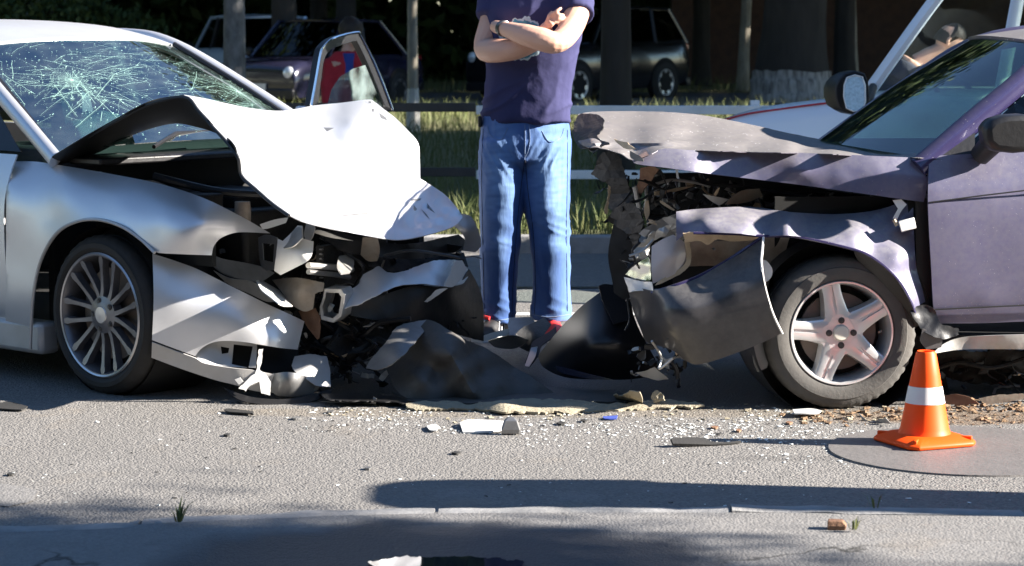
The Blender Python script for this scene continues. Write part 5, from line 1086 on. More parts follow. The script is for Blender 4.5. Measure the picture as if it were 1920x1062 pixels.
# bumper corner swung out
bout = [(1178, 545), (1190, 538), (1225, 545), (1262, 534), (1300, 520), (1340, 500), (1385, 472), (1432, 440), (1431, 470), (1428, 500), (1436, 545), (1450, 590), (1466, 625), (1440, 638), (1400, 655), (1350, 673), (1308, 684), (1285, 676), (1262, 658), (1232, 648), (1212, 642), (1200, 615), (1188, 585)]
db = ds('front_bumper', 'violet_bumper', bout, [(1178, 545, .32), (1190, 585, .28), (1212, 642, .24), (1225, 545, .06), (1262, 534, .02), (1300, 520, .03), (1385, 472, .03), (1432, 440, .0), (1428, 500, -.09), (1450, 590, -.10), (1466, 625, -.07), (1400, 655, -.03), (1308, 684, .05), (1262, 658, .08), (1232, 620, .06), (1250, 580, -.03), (1300, 570, -.07), (1370, 540, -.085), (1340, 630, -.045), (1220, 570, .08), (1205, 600, .17)], step=8, thick=.005)
MB().tube(spline([D.v(x, y, v_) for x, y, v_ in ((1432, 440, -.003), (1429, 472, -.05), (1428, 500, -.093), (1436, 545, -.105), (1450, 590, -.105), (1467, 626, -.073))], 6), .0045, 6).build('bumper_edge', 'white_plastic', db)
MB().tube(spline([D.v(x, y, v_) for x, y, v_ in ((1250, 636, .045), (1290, 624, -.022), (1340, 600, -.062), (1385, 578, -.086), (1432, 556, -.098))], 6), .0025, 6).build('bumper_groove', 'black_plastic', db)
MB().tube(spline([D.v(x, y, v_ - .006) for x, y, v_ in ((1222, 549, .08), (1262, 537, .025), (1300, 523, .03), (1340, 503, .03), (1385, 475, .03), (1430, 444, .0))], 6), .007, 6).build('bumper_lip', 'violet_shaded', db)
DD = [
 ('headlight', 'lamp_beige', [(1222, 462), (1240, 450), (1262, 440), (1284, 456), (1290, 480), (1286, 498), (1262, 516), (1224, 532), (1221, 500)], [(1222, 462, .2), (1284, 456, .16), (1224, 532, .14), (1260, 480, .13), (1286, 498, .16)], dict()),
 ('headlight_edge', 'primer', [(1283, 450), (1294, 456), (1296, 482), (1290, 502), (1262, 522), (1228, 536), (1240, 524), (1280, 500), (1287, 480)], [(1283, 450, .15), (1290, 502, .15), (1228, 536, .13)], dict(tear=1)),
 ('headlight_reflector', 'chrome', [(1172, 515), (1190, 498), (1215, 482), (1220, 500), (1220, 526), (1195, 524)], [(1172, 515, .3), (1220, 500, .22), (1195, 524, .26)], dict(noise_amp=.006, tear=2)),
 ('headlight_shell', 'bare_metal', [(1170, 520), (1195, 526), (1222, 530), (1225, 546), (1195, 545), (1178, 548)], [(1170, 520, .3), (1225, 546, .1)], dict(noise_amp=.012, noise_freq=20, tear=2)),
 ('crumpled_plate', 'bare_metal', [(1186, 470), (1205, 452), (1232, 430), (1262, 420), (1250, 440), (1222, 456), (1214, 480), (1192, 496)], [(1186, 470, .32), (1262, 420, .24)], dict(noise_amp=.02, noise_freq=22, tear=4, step=11, smooth=False)),
 ('crumpled_plate', 'grey_metal', [(1196, 440), (1230, 415), (1268, 402), (1268, 440), (1235, 448)], [(1196, 440, .4), (1268, 402, .2)], dict(noise_amp=.02, noise_freq=16, tear=4, step=13, smooth=False)),
 ('radiator_panel', 'engine', [(1128, 288), (1150, 282), (1164, 296), (1172, 330), (1186, 370), (1192, 400), (1185, 430), (1165, 420), (1150, 400), (1142, 385), (1146, 350), (1120, 335), (1108, 328)], [(1128, 288, .66), (1164, 296, .6), (1192, 400, .52), (1150, 400, .6), (1108, 328, .7)], dict(noise_amp=.02, noise_freq=10, tear=4, step=17, smooth=False)),
 ('radiator_panel', 'engine', [(1150, 390), (1190, 380), (1205, 410), (1200, 445), (1188, 470), (1178, 440), (1160, 430), (1144, 410)], [(1150, 390, .6), (1205, 410, .42), (1188, 470, .45)], dict(noise_amp=.02, noise_freq=14, tear=4, step=15, smooth=False)),
 ('torn_strip', 'primer', [(1140, 345), (1146, 344), (1143, 375), (1138, 402), (1132, 398), (1139, 372)], [(1140, 345, .72)], dict(tear=2)),
 ('torn_strip', 'rust', [(1200, 315), (1222, 312), (1236, 318), (1215, 345), (1196, 372), (1190, 360), (1198, 338)], [(1200, 315, .5), (1236, 318, .42)], dict(tear=3, noise_amp=.015)),
 ('torn_strip', 'primer', [(1228, 360), (1262, 354), (1306, 348), (1280, 356), (1240, 366), (1226, 366)], [(1228, 360, .4), (1306, 348, .5)], dict()),
 ('torn_strip', 'primer', [(1238, 376), (1246, 380), (1266, 394), (1262, 396), (1240, 382)], [(1238, 376, .3)], dict()),
 ('torn_strip', 'primer', [(1210, 378), (1216, 376), (1218, 400), (1212, 414), (1208, 396)], [(1210, 378, .34)], dict()),
 ('torn_strip', 'primer', [(1216, 412), (1246, 416), (1242, 424), (1218, 420)], [(1216, 412, .3)], dict(tear=2)),
 ('bracket', 'white_plastic', [(1318, 364), (1367, 374), (1352, 384), (1348, 386), (1332, 376)], [(1318, 364, .28), (1367, 374, .33)], dict()),
 ('bracket', 'primer', [(1338, 366), (1344, 356), (1350, 352), (1346, 362), (1342, 368)], [(1338, 366, .28)], dict()),
 ('bracket', 'tan_metal', [(1370, 372), (1390, 358), (1424, 354), (1430, 368), (1400, 380), (1360, 384)], [(1370, 372, .34), (1424, 354, .36)], dict(noise_amp=.006)),
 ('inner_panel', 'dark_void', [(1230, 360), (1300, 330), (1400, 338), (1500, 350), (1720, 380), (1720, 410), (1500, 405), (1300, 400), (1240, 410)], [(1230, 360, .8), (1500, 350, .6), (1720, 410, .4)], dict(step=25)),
 ('wing_hanger', 'white_plastic', [(1674, 376), (1690, 374), (1700, 384), (1690, 396), (1682, 412), (1674, 410), (1684, 392)], [(1674, 376, .05)], dict()),
 ('inner_arch', 'tan_metal', [(1290, 450), (1345, 452), (1430, 446), (1480, 446), (1470, 480), (1446, 520), (1440, 540), (1400, 520), (1350, 500), (1290, 500)], [(1290, 450, .22), (1480, 446, .18), (1440, 540, .16), (1350, 500, .24)], dict(noise_amp=.008)),
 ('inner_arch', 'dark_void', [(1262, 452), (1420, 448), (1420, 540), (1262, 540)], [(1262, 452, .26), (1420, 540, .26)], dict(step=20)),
 ('arch_liner', 'white_plastic', [(1430, 488), (1438, 490), (1448, 505), (1446, 520), (1434, 532), (1429, 512)], [(1430, 488, .03)], dict()),
 ('arch_liner', 'black_plastic', [(1600, 466), (1660, 502), (1705, 566), (1725, 610), (1700, 620), (1660, 540), (1610, 490)], [(1600, 466, .01), (1725, 610, .02), (1660, 540, .02)], dict()),
 ('wing_tail', 'black_plastic', [(1706, 582), (1730, 572), (1752, 580), (1762, 605), (1780, 612), (1797, 616), (1798, 628), (1780, 634), (1750, 632), (1722, 610)], [(1706, 582, -.02), (1797, 616, -.03), (1750, 632, -.05)], dict(noise_amp=.015, noise_freq=16, tear=3)),
 ('wing_tail', 'violet_bumper', [(1730, 616), (1755, 626), (1768, 634), (1765, 652), (1738, 656), (1726, 640)], [(1730, 616, -.05), (1765, 652, -.02)], dict(tear=1)),
 ('mud_flap', 'grey_metal', [(1412, 648), (1436, 640), (1442, 670), (1438, 690), (1420, 698), (1412, 676)], [(1412, 648, .1)], dict()),
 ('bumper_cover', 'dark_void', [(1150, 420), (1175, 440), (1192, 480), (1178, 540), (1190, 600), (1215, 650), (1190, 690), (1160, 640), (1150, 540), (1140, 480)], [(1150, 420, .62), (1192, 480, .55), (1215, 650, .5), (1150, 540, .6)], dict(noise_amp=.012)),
 ('lower_mount', 'bare_metal', [(1190, 700), (1215, 694), (1228, 688), (1236, 696), (1254, 712), (1222, 712)], [(1190, 700, .3)], dict(tear=2)),
]
for nm, mt, out, ctl, kw in DD: ds(nm, mt, out, ctl, None, **{'step': 7, 'thick': .004, **kw})
rw = random.Random(23)
for (pts, r_, v_) in (([(1230, 345), (1262, 338), (1310, 344), (1330, 350)], .006, .45), ([(1180, 480), (1205, 470), (1225, 450)], .005, .26), ([(1176, 505), (1190, 490), (1186, 470), (1200, 455)], .005, .27), ([(1222, 640), (1240, 670), (1236, 692), (1262, 672)], .005, .1), ([(1176, 560), (1180, 600), (1172, 620)], .004, .28), ([(1190, 350), (1200, 400), (1196, 430)], .01, .45), ([(1206, 330), (1212, 380), (1190, 420)], .007, .5), ([(1300, 335), (1330, 345), (1400, 352), (1520, 372)], .008, .4), ([(1760, 690), (1800, 680), (1860, 690), (1930, 670)], .009, .2)):
    MB().tube(spline([D.v(x, y, v_ + rw.uniform(-.03, .03)) for x, y in pts], 5), r_, 7).build('cable', 'engine' if pts[0][0] > 1700 else rw.choice(('black_plastic', 'engine', 'bare_metal')), dc)
scraps(D, dc, [(1150, 1195, 320, 430, .75, .5, 16), (1180, 1270, 345, 470, .55, .3, 60), (1176, 1222, 480, 540, .36, .26, 26), (1260, 1420, 345, 392, .5, .42, 40), (1420, 1690, 362, 396, .42, .3, 24), (1190, 1290, 650, 708, .34, .2, 26), (1300, 1420, 455, 490, .24, .24, 12), (1770, 1930, 675, 735, .2, .2, 26)], 43)
# ---------------------------------------------------------------- people
def fuse(o, vox, it=8, wr=None, sub=None):
    md = o.modifiers.new('fuse', 'REMESH'); md.mode = 'VOXEL'; md.voxel_size = vox; md.use_smooth_shade = True
    md = o.modifiers.new('smooth', 'SMOOTH'); md.iterations = it; md.factor = .5
    if wr:
        t = bpy.data.textures.new('folds', 'CLOUDS'); t.noise_scale = wr[1]; t.noise_depth = 2
        md = o.modifiers.new('folds', 'DISPLACE'); md.texture = t; md.strength = wr[0]; md.mid_level = .5; md.texture_coords = 'LOCAL'
    return o
def bake(o, fn=None):
    bpy.context.view_layer.update(); dg = bpy.context.evaluated_depsgraph_get()
    me = bpy.data.meshes.new_from_object(o.evaluated_get(dg)); o.modifiers.clear(); o.data = me
    if fn:
        off = root_loc(o.parent); nrm = [v.normal.copy() for v in me.vertices]
        for v, n_ in zip(me.vertices, nrm): v.co = v.co + n_ * fn(v.co + off, n_)
        me.update()
    me.polygons.foreach_set('use_smooth', [True] * len(me.polygons)); return o
def ridge(p):
    n_ = 1 - abs(noise.noise(p)) * 2.2; return max(0, n_) ** 2
def ell(c, rx, ry, n=20, rot=0):
    return [c + V((rx * cos(2 * pi * k / n) * cos(rot) - ry * sin(2 * pi * k / n) * sin(rot), rx * cos(2 * pi * k / n) * sin(rot) + ry * sin(2 * pi * k / n) * cos(rot), 0)) for k in range(n)]
def blob(m, c, r, n=12):
    rings = [];
    for i in range(1, n):
        A = pi * i / n; rings.append([c + V((r[0] * sin(A) * cos(2 * pi * k / 16), r[1] * sin(A) * sin(2 * pi * k / 16), -r[2] * cos(A))) for k in range(16)])
    m.rings(rings); return m
def head(m, c, R, s=1.0):
    """skull, face, nose, ears, jaw; local -y is the face, R turns it"""
    def q(x, y, z): return c + R @ V((x, y, z)) * s
    for cc, r in (((0, .012, .02), (.075, .092, .098)), ((0, -.02, -.045), (.058, .07, .075)), ((0, -.06, -.085), (.036, .035, .03))):
        mm = MB(); blob(mm, V((0, 0, 0)), r); m.add([q(p.x + cc[0], p.y + cc[1], p.z + cc[2]) for p in mm.v], mm.f)
    m.tube([q(0, -.085, .015), q(0, -.105, -.022), q(0, -.088, -.035)], [.009 * s, .015 * s, .011 * s], 10)      # nose
    for sx in (-1, 1):
        m.tube([q(sx * .074, .012, .022), q(sx * .084, .018, .005), q(sx * .076, .008, -.028)], [(.010 * s, .018 * s), (.009 * s, .02 * s), (.008 * s, .010 * s)], 8)
        m.tube([q(sx * .012, -.083, .028), q(sx * .045, -.075, .028)], .009 * s, 8)                                # brow
    m.tube([q(-.022, -.083, -.062), q(0, -.092, -.062), q(.022, -.083, -.062)], .007 * s, 8)
    return q
def face_parts(q, parent, s=1.0):
    for sx in (-1, 1): 
        m = MB(); blob(m, q(sx * .03, -.078, .008), (.011 * s, .011 * s, .009 * s), 8); m.build('eye', 'eye', parent)
def hair_cap(q, parent, mt, s=1.0, low=-.02):
    m = MB(); rings = []
    for i in range(0, 9):
        A = pi * .5 * i / 8; rings.append([q(.082 * cos(A) * cos(t) if True else 0, .016 + .098 * cos(A) * sin(t), .03 + (low if (sin(t) > -.2) else .022) * (1 - i / 8) + .100 * sin(A)) for t in [2 * pi * k / 20 for k in range(20)]])
    m.rings(rings); o = m.build('hair', mt, parent); return o

# shirt material: violet-blue cloth with a ragged teal print on the chest
def shirt_mat(cx, cz):
    m = bpy.data.materials.new('shirt'); m.use_nodes = True; nt = m.node_tree; N = nt.nodes; L = nt.links; b = N['Principled BSDF']
    tc = N.new('ShaderNodeTexCoord'); sx = N.new('ShaderNodeSeparateXYZ'); L.new(tc.outputs['Object'], sx.inputs[0])
    def math_(op, a, c=None):
        k = N.new('ShaderNodeMath'); k.operation = op
        for i, x in enumerate((a, c)):
            if x is None: continue
            if isinstance(x, (int, float)): k.inputs[i].default_value = x
            else: L.new(x, k.inputs[i])
        return k.outputs[0]
    nz = N.new('ShaderNodeTexNoise'); nz.inputs['Scale'].default_value = 26; nz.inputs['Detail'].default_value = 5; L.new(tc.outputs['Object'], nz.inputs['Vector'])
    dx = math_('DIVIDE', math_('SUBTRACT', sx.outputs['X'], cx), .095); dz = math_('DIVIDE', math_('SUBTRACT', sx.outputs['Z'], cz), .085)
    r = math_('SQRT', math_('ADD', math_('MULTIPLY', dx, dx), math_('MULTIPLY', dz, dz)))
    r = math_('ADD', r, math_('MULTIPLY', math_('SUBTRACT', nz.outputs['Fac'], .5), 1.1))
    front = math_('LESS_THAN', sx.outputs['Y'], -.02)
    inside = math_('MULTIPLY', math_('LESS_THAN', r, .95), front); rim = math_('MULTIPLY', math_('LESS_THAN', r, 1.08), front)
    n2 = N.new('ShaderNodeTexNoise'); n2.inputs['Scale'].default_value = 45; L.new(tc.outputs['Object'], n2.inputs['Vector'])
    def mix(f, a, c):
        k = N.new('ShaderNodeMix'); k.data_type = 'RGBA'; L.new(f, k.inputs[0])
        for i, x in ((6, a), (7, c)):
            if isinstance(x, tuple): k.inputs[i].default_value = (*x, 1)
            else: L.new(x, k.inputs[i])
        return k.outputs[2]
    teal = mix(n2.outputs['Fac'], (.02, .08, .18), (.12, .42, .55))
    c = mix(rim, (.043, .043, .108), (.45, .58, .66)); c = mix(inside, c, teal)
    L.new(c, b.inputs['Base Color']); b.inputs['Roughness'].default_value = .9; b.inputs['Specular IOR Level'].default_value = .2
    bp = N.new('ShaderNodeBump'); bp.inputs['Strength'].default_value = .3; bp.inputs['Distance'].default_value = .01
    n3 = N.new('ShaderNodeTexNoise'); n3.inputs['Scale'].default_value = 22; n3.inputs['Detail'].default_value = 4; L.new(tc.outputs['Object'], n3.inputs['Vector'])
    L.new(n3.outputs['Fac'], bp.inputs['Height']); L.new(bp.outputs[0], b.inputs['Normal']); M['shirt'] = m
PY = 11.0
def pt(px, py, dy=0.0): return at(px, py, PY + dy)
def span(y, xa, xb, ry, dy=0.0, n=24, turn=0.0):
    a, b = pt(xa, y, dy), pt(xb, y, dy); w = (b - a).length / 2; t_ = radians(turn); rx = sqrt(max(1e-4, w * w - (ry * sin(t_)) ** 2)) / cos(t_); return ell((a + b) / 2, rx, ry, n, -t_)
pc = pt(985, 600); pc.z = 0
man = thing('person', pc, 'man in violet T-shirt and blue jeans standing with folded arms between the wrecked cars', 'person')
shirt_mat(pt(978, 70).x - pc.x, pt(978, 72).z)
# body: one continuous figure
b = MB()
hc = pt(996, -122); Rh = Matrix.Rotation(radians(-12), 3, 'Z')
qh = head(b, hc, Rh)
b.tube([pt(1002, -75, .02), pt(1004, -20, .02)], [.058, .066], 14)
b.rings([span(-28, 945, 1065, .07), span(0, 930, 1082, .09), span(60, 928, 1075, .10), span(130, 930, 1068, .105), span(190, 925, 1060, .105), span(240, 918, 1056, .11), span(285, 915, 1058, .11)])
for pts, rs in (
    ([pt(936, -8, .08), pt(922, 42, .03), pt(909, 90, -.03), pt(930, 95, -.12), pt(968, 92, -.19), pt(1005, 78, -.20), pt(1028, 50, -.22)], [.066, .057, .052, .056, .048, .038, .030]),
    ([pt(1080, -6, -.06), pt(1081, 26, -.14), pt(1066, 60, -.24), pt(1043, 80, -.31), pt(1015, 74, -.31), pt(985, 66, -.28), pt(948, 55, -.20), pt(928, 50, -.11)], [.066, .058, .054, .050, .054, .050, .034, .028])):
    sp_pts = spline(pts, 4); sr = [rs[min(i // 4, len(rs) - 1)] + (rs[min(i // 4 + 1, len(rs) - 1)] - rs[min(i // 4, len(rs) - 1)]) * (i % 4) / 4 for i in range(len(sp_pts))]
    b.tube(sp_pts, sr, 14)
b.tube([pt(1024, 52, -.22), pt(1034, 38, -.235)], [(.032, .018), (.036, .016)], 12)
fing = [((1036, 29), (1044, 21), (1053, 15)), ((1037, 33), (1048, 29), (1058, 29)), ((1035, 38), (1047, 36), (1056, 37)), ((1032, 43), (1041, 42), (1048, 43))]
for f3 in fing: b.tube(spline([pt(f3[0][0], f3[0][1], -.235), pt(f3[1][0], f3[1][1], -.248), pt(f3[2][0], f3[2][1], -.235)], 3), [.0098, .0098, .0095, .0095, .009, .009, .0075], 8)
b.tube([pt(1026, 44, -.235), pt(1030, 30, -.24), pt(1036, 22, -.235)], [.013, .011, .009], 8)
for s_, xs in ((0, (938, 934, 932)), (1, (1025, 1033, 1034))):
    b.tube([pt(xs[0], 270), pt(xs[1], 430), pt(xs[2], 590, .02), pt(xs[2], 622, .03)], [.082, .058, .042, .045], 12)
body = b.build('body', 'skin', man, angle=180); fuse(body, .005, 4)
face_parts(qh, man); hair_cap(qh, man, 'hair_brown')
m = MB(); m.lathe([(.033, -.012), (.037, -.01), (.037, .01), (.033, .012)], pt(944, 54, -.19), pt(928, 50, -.11) - pt(948, 55, -.20), (0, 0, 1), 20, closed=True); m.build('wrist_watch', 'watch', man)
# T-shirt
t = MB()
t.rings([span(228, 903, 1069, .128, turn=9), span(215, 904, 1070, .130, turn=9), span(170, 910, 1071, .128, turn=9), span(130, 912, 1078, .13, turn=9), span(90, 913, 1086, .135, turn=9), span(50, 912, 1094, .137, turn=9), span(15, 913, 1098, .130, turn=9), span(-10, 920, 1096, .11, turn=9), span(-28, 942, 1070, .085, turn=9), span(-38, 970, 1044, .07, turn=9)])
t.tube(spline([pt(935, -14, .08), pt(926, 8, .06), pt(921, 34, .03)], 4), [.075] * 5 + [.074] * 4, 18)
t.tube(spline([pt(1080, -14, -.06), pt(1082, 8, -.09), pt(1084, 30, -.14)], 4), [.078] * 5 + [.076] * 4, 18)
tee = t.build('t_shirt', 'shirt', man, angle=180); fuse(tee, .0075, 6)
zh = pt(985, 228).z
def tee_fold(p, n_):
    low = max(0, 1 - (p.z - zh) / .22); a = ridge(V((p.x * 3.5 + p.z * 3, p.y * 3, p.z * 13 - p.x * 7))) * (.004 + .010 * low)
    return a + .006 * noise.noise(p * 9) + .004 * ridge(V((p.x * 9, p.y * 5, p.z * 5 + 4)))
bake(tee, tee_fold)
# jeans
j = MB()
j.rings([span(215, 908, 1064, .112), span(240, 902, 1068, .125), span(270, 900, 1070, .13), span(300, 902, 1068, .12), span(318, 930, 1040, .08)])
j.rings([span(262, 899, 992, .12), span(300, 898, 988, .118), span(350, 898, 984, .112), span(400, 899, 980, .106), span(440, 900, 977, .10), span(470, 901, 973, .096), span(520, 902, 970, .09, .01), span(570, 903, 968, .088, .02), span(592, 905, 966, .086, .02), span(604, 906, 965, .088, .02)])
j.rings([span(262, 978, 1071, .12), span(300, 974, 1070, .118), span(350, 976, 1069, .112), span(400, 984, 1068, .106), span(440, 991, 1068, .10), span(470, 996, 1069, .096), span(520, 999, 1069, .092, .01), span(570, 998, 1071, .09, .02), span(586, 994, 1071, .092, .02), span(598, 994, 1070, .092, .02)])
jn = j.build('jeans', 'jeans', man, angle=180); fuse(jn, .0075, 5)
def jean_fold(p, n_):
    hem = max(0, 1 - p.z / .26); knee = math.exp(-((p.z - .47) / .09) ** 2); groin = math.exp(-((p.z - .84) / .09) ** 2)
    a = ridge(V((p.x * 4 + p.z * 2, p.y * 4, p.z * 17 + p.x * 7))) * (.009 * hem + .007 * knee)
    a += ridge(V((p.x * 9, p.y * 6, p.z * 15 - abs(p.x - pc.x) * 22))) * .005 * groin
    a += ridge(V((p.x * 7 + 5, p.y * 7, p.z * 3.2))) * .003 + .005 * noise.noise(p * 11)
    return a
bake(jn, jean_fold)
def stitch(o, pxs, r_, mt, nm):
    P = on_cloth(o, [tuple(q) for q in spline([V((x, y, 0)) for x, y in pxs], 8) for q in [(q.x, q.y)]])
    if len(P) > 2: MB().tube(P, r_, 5).build(nm, mt, o)
for ln in ([(984, 234), (985, 262), (984, 300)], [(992, 234), (994, 262), (990, 284), (984, 296)], [(914, 236), (920, 254), (940, 262), (952, 240)], [(1058, 240), (1050, 260), (1030, 266), (1016, 246)], [(906, 242), (903, 320), (905, 440), (908, 590)], [(1064, 244), (1064, 330), (1062, 440), (1064, 584)], [(984, 300), (976, 360), (968, 440), (962, 530), (960, 596)], [(985, 300), (990, 360), (1000, 440), (1004, 530), (1002, 590)]):
    stitch(jn, ln, .0016, 'navy_cloth' if ln[-1][1] > 500 else 'jeans_stitch', 'seam')
for ln in ([(908, 596), (930, 601), (962, 597)], [(998, 590), (1030, 595), (1068, 590)]): stitch(jn, ln, .002, 'jeans_stitch', 'hem')
# worn lighter denim on thighs and knees
at_ = jn.data.color_attributes.new('wear', 'FLOAT_COLOR', 'POINT')
for v, dd2 in zip(jn.data.vertices, at_.data):
    p = v.co + pc; n_ = v.normal; w = 0
    for cx, cz, rx, rz, a_ in ((pt(935, 330).x, .74, .07, .24, 1.2), (pt(1028, 330).x, .74, .075, .24, 1.2), (pt(936, 450).x, .46, .05, .08, .6), (pt(1034, 450).x, .46, .05, .08, .6)):
        w = max(w, a_ * math.exp(-((p.x - cx) / rx) ** 2 - ((p.z - cz) / rz) ** 2))
    w *= max(0, -n_.y) ** .7; w = min(1, w * (.75 + .5 * noise.noise(V((p.x * 20, p.y * 20, p.z * 60)))) + .12 * max(0, noise.noise(V((p.x * 40, p.y * 40, p.z * 12)))))
    dd2.color = (w, w, w, 1)
MB().box(pt(900, 228, -.02), (.018, .04, .05)).build('phone_case', 'black_plastic', man, bevel=.005)
# shoes
def shoe(heel, d, mt, s=1.0, stripes=True, sole='shoe_white'):
    d = V(d).normalized(); side = V((-d.y, d.x, 0)); rings = []; sole_r = []
    for f, w, h in ((-.02, .030, .07), (.02, .036, .085), (.08, .038, .085), (.13, .042, .068), (.19, .046, .05), (.24, .042, .04), (.275, .026, .03)):
        c = heel + d * (f * s); rings.append([c + side * (w * s * x) + V((0, 0, .02 + h * s * z)) for x, z in ((-1, 0), (-1.0, .35), (-.75, .8), (0, 1), (.75, .8), (1.0, .35), (1, 0))])
        sole_r.append([c + side * (w * 1.06 * s * x) + V((0, 0, z)) for x, z in ((-1, .0), (-1, .024), (1, .024), (1, .0))])
    o = MB().rings(rings).build('shoe', mt, man, angle=60); MB().rings(sole_r).build('sole', sole, o, angle=50)
    if stripes:
        for k in range(3):
            c = heel + d * (.07 + .03 * k); 
            for sg in (-1, 1): MB().tube([c + side * (sg * .043) + V((0, 0, .028)), c + side * (sg * .036) + d * -.02 + V((0, 0, .08))], .003, 6).build('stripe', 'shoe_white', o)
    return o
s1 = pt(942, 620, .05); s1.z = .0; s2 = pt(1034, 610, .06); s2.z = .0
so1 = shoe(s1, (-.42, -.9, 0), 'shoe_black'); MB().tube([pt(904, 592, -.04), pt(910, 595, -.06), pt(918, 597, -.07)], .009, 8).build('tongue', 'shoe_red', so1); sh2 = shoe(s2, (.05, -1, 0), 'shoe_red', stripes=False)
# woman in red behind the open door
RY = 20.6
def rp(px, py, dy=0.0): return at(px, py, RY + dy)
wl_ = rp(648, 300); wl_.z = .09
red = thing('person', wl_, 'dark-haired person in a red jacket seen through the open car door', 'person')
b = MB(); hcw = rp(657, 62); qw = head(b, hcw, Matrix.Rotation(radians(35), 3, 'Z'), .95)
b.tube([rp(655, 82), rp(650, 110)], [.05, .07], 10)
for xs in (-1, 1): b.tube([rp(645 + xs * 14, 215), V((wl_.x + xs * .09, RY, .5)), V((wl_.x + xs * .1, RY, .11))], [.085, .06, .05], 10)
b.tube([rp(645, 115), rp(645, 160), rp(645, 215)], [(.14, .09), (.13, .09), (.15, .1)], 12)
bo = b.build('body', 'skin', red, angle=180); fuse(bo, .012, 4); face_parts(qw, red, .95)
m = MB(); m.rings([ell(rp(645, 232), .19, .13), ell(rp(645, 190), .18, .13), ell(rp(645, 150), .17, .12), ell(rp(646, 118), .19, .11), ell(rp(650, 96), .09, .07)])
m.tube(spline([rp(622, 112), rp(614, 160, -.05), rp(618, 205, -.12)], 3), .06, 10); m.tube(spline([rp(674, 112), rp(684, 160, -.05), rp(670, 200, -.12)], 3), .06, 10)
jk = m.build('jacket', 'red_cloth', red, angle=180); fuse(jk, .014, 4, (.03, .1))
MB().rings([ell(rp(654, 150, -.10), .035, .03), ell(rp(654, 100, -.08), .05, .03)]).build('blouse', 'blue_cloth', red)
m = MB(); m.rings([ell(V((wl_.x, RY, z)), w, .12) for z, w in ((.45, .19), (.7, .19), (.9, .16))]); m.build('skirt', 'navy_cloth', red)
for xs in (-1, 1): MB().tube([V((wl_.x + xs * .1, RY + .06, .13)), V((wl_.x + xs * .11, RY - .14, .115))], [.045, .03], 8).build('shoe', 'shoe_black', red)
m = MB(); blob(m, hcw + V((0, .02, .03)), (.105, .115, .115)); m.tube([hcw + V((0, .05, 0)), hcw + V((0, .08, -.14))], [.09, .05], 10); ho = m.build('hair', 'hair', red); fuse(ho, .014, 3, (.02, .03))
# man beyond the white van, head bent
BY = 15.7
def bp_(px, py, dy=0.0): return at(px, py, BY + dy)
bl = bp_(1690, 330); bl.z = 0
bent = thing('person', bl, 'short-haired man in dark shirt bending forward beyond the white van', 'person')
b = MB(); hb = bp_(1782, 80)
Rb = Matrix.Rotation(radians(78), 3, 'Z') @ Matrix.Rotation(radians(24), 3, 'X')
qb = head(b, hb, Rb, 1.0)
b.tube([hb + V((-.05, 0, -.05)), bp_(1745, 104), bp_(1722, 122)], [.056, .06, .08], 12)
tors = spline([bp_(1722, 122), bp_(1690, 175), bp_(1668, 250)], 4); b.tube(tors, [(.12, .17)] * 9, 14)
for sg in (-1, 1):
    b.tube(spline([bp_(1722, 130, sg * .19), bp_(1750, 185, sg * .22), bp_(1790, 210, sg * .2)], 4), [.055, .052, .05, .046, .044, .04, .036, .032, .03], 10)
    b.tube([bp_(1668, 245, sg * .1), bl + V((.03, sg * .1, .48)), bl + V((0, sg * .11, .08))], [.09, .062, .045], 10)
bb = b.build('body', 'skin', bent, angle=180); fuse(bb, .010, 4); face_parts(qb, bent); hair_cap(qb, bent, 'hair', 1.03, low=-.05)
m = MB(); m.tube(tors, [(.10, .13), (.135, .19), (.14, .2), (.14, .2), (.14, .195), (.135, .19), (.135, .19), (.135, .19), (.13, .18)], 16)
for sg in (-1, 1): m.tube([bp_(1722, 128, sg * .17), bp_(1742, 168, sg * .215)], [.078, .07], 12)
sh_ = m.build('shirt', 'navy_cloth', bent, angle=180); fuse(sh_, .014, 4, (.02, .1))
m = MB()
for sg in (-1, 1): m.tube([bp_(1668, 235, sg * .08), bl + V((.03, sg * .1, .48)), bl + V((0, sg * .11, .07))], [.115, .085, .075], 12)
tr_ = m.build('trousers', 'navy_cloth', bent, angle=180); fuse(tr_, .016, 4)
for sg in (-1, 1): MB().tube([bl + V((-.06, sg * .11, .045)), bl + V((.18, sg * .11, .035))], [.05, .035], 10).build('shoe', 'shoe_black', bent)
# ---------------------------------------------------------------- traffic cone
cc = gnd(1733, 834); cn = thing('traffic_cone', cc, 'orange traffic cone with a white band on the manhole cover', 'cone')
ax = V((0, 0, 1)); rz = Matrix.Rotation(radians(24), 3, 'Z'); zz0 = .008
base = []
for z, w, c_ in ((zz0, .135, .8), (zz0 + .010, .137, .8), (zz0 + .018, .130, .8), (zz0 + .034, .095, .75)):
    base.append([cc + rz @ V((w * x, w * y, z)) for x, y in ((-1, -c_), (-c_, -1), (c_, -1), (1, -c_), (1, c_), (c_, 1), (-c_, 1), (-1, c_))])
MB().rings(base).build('base', 'cone_orange', cn, bevel=.003, angle=50)
def cr(z): return .088 + (.0335 - .088) * (z - .035) / (.325 - .035)
MB().lathe([(cr(.028) + .012, .028), (cr(.04) + .003, .042), (cr(.06), .06), (cr(.17), .17), (cr(.24), .24), (cr(.318), .318), (cr(.325) - .004, .326), (cr(.325) - .012, .324), (cr(.3) - .012, .28)], cc, ax, (1, 0, 0), 64).build('cone_body', 'cone_orange', cn, angle=50)
MB().lathe([(cr(.148) + .0012, .148), (cr(.2) + .0016, .17), (cr(.2) + .0014, .2), (cr(.206) + .0012, .206)], cc, ax, (1, 0, 0), 64).build('reflective_band', 'cone_white', cn).data.materials
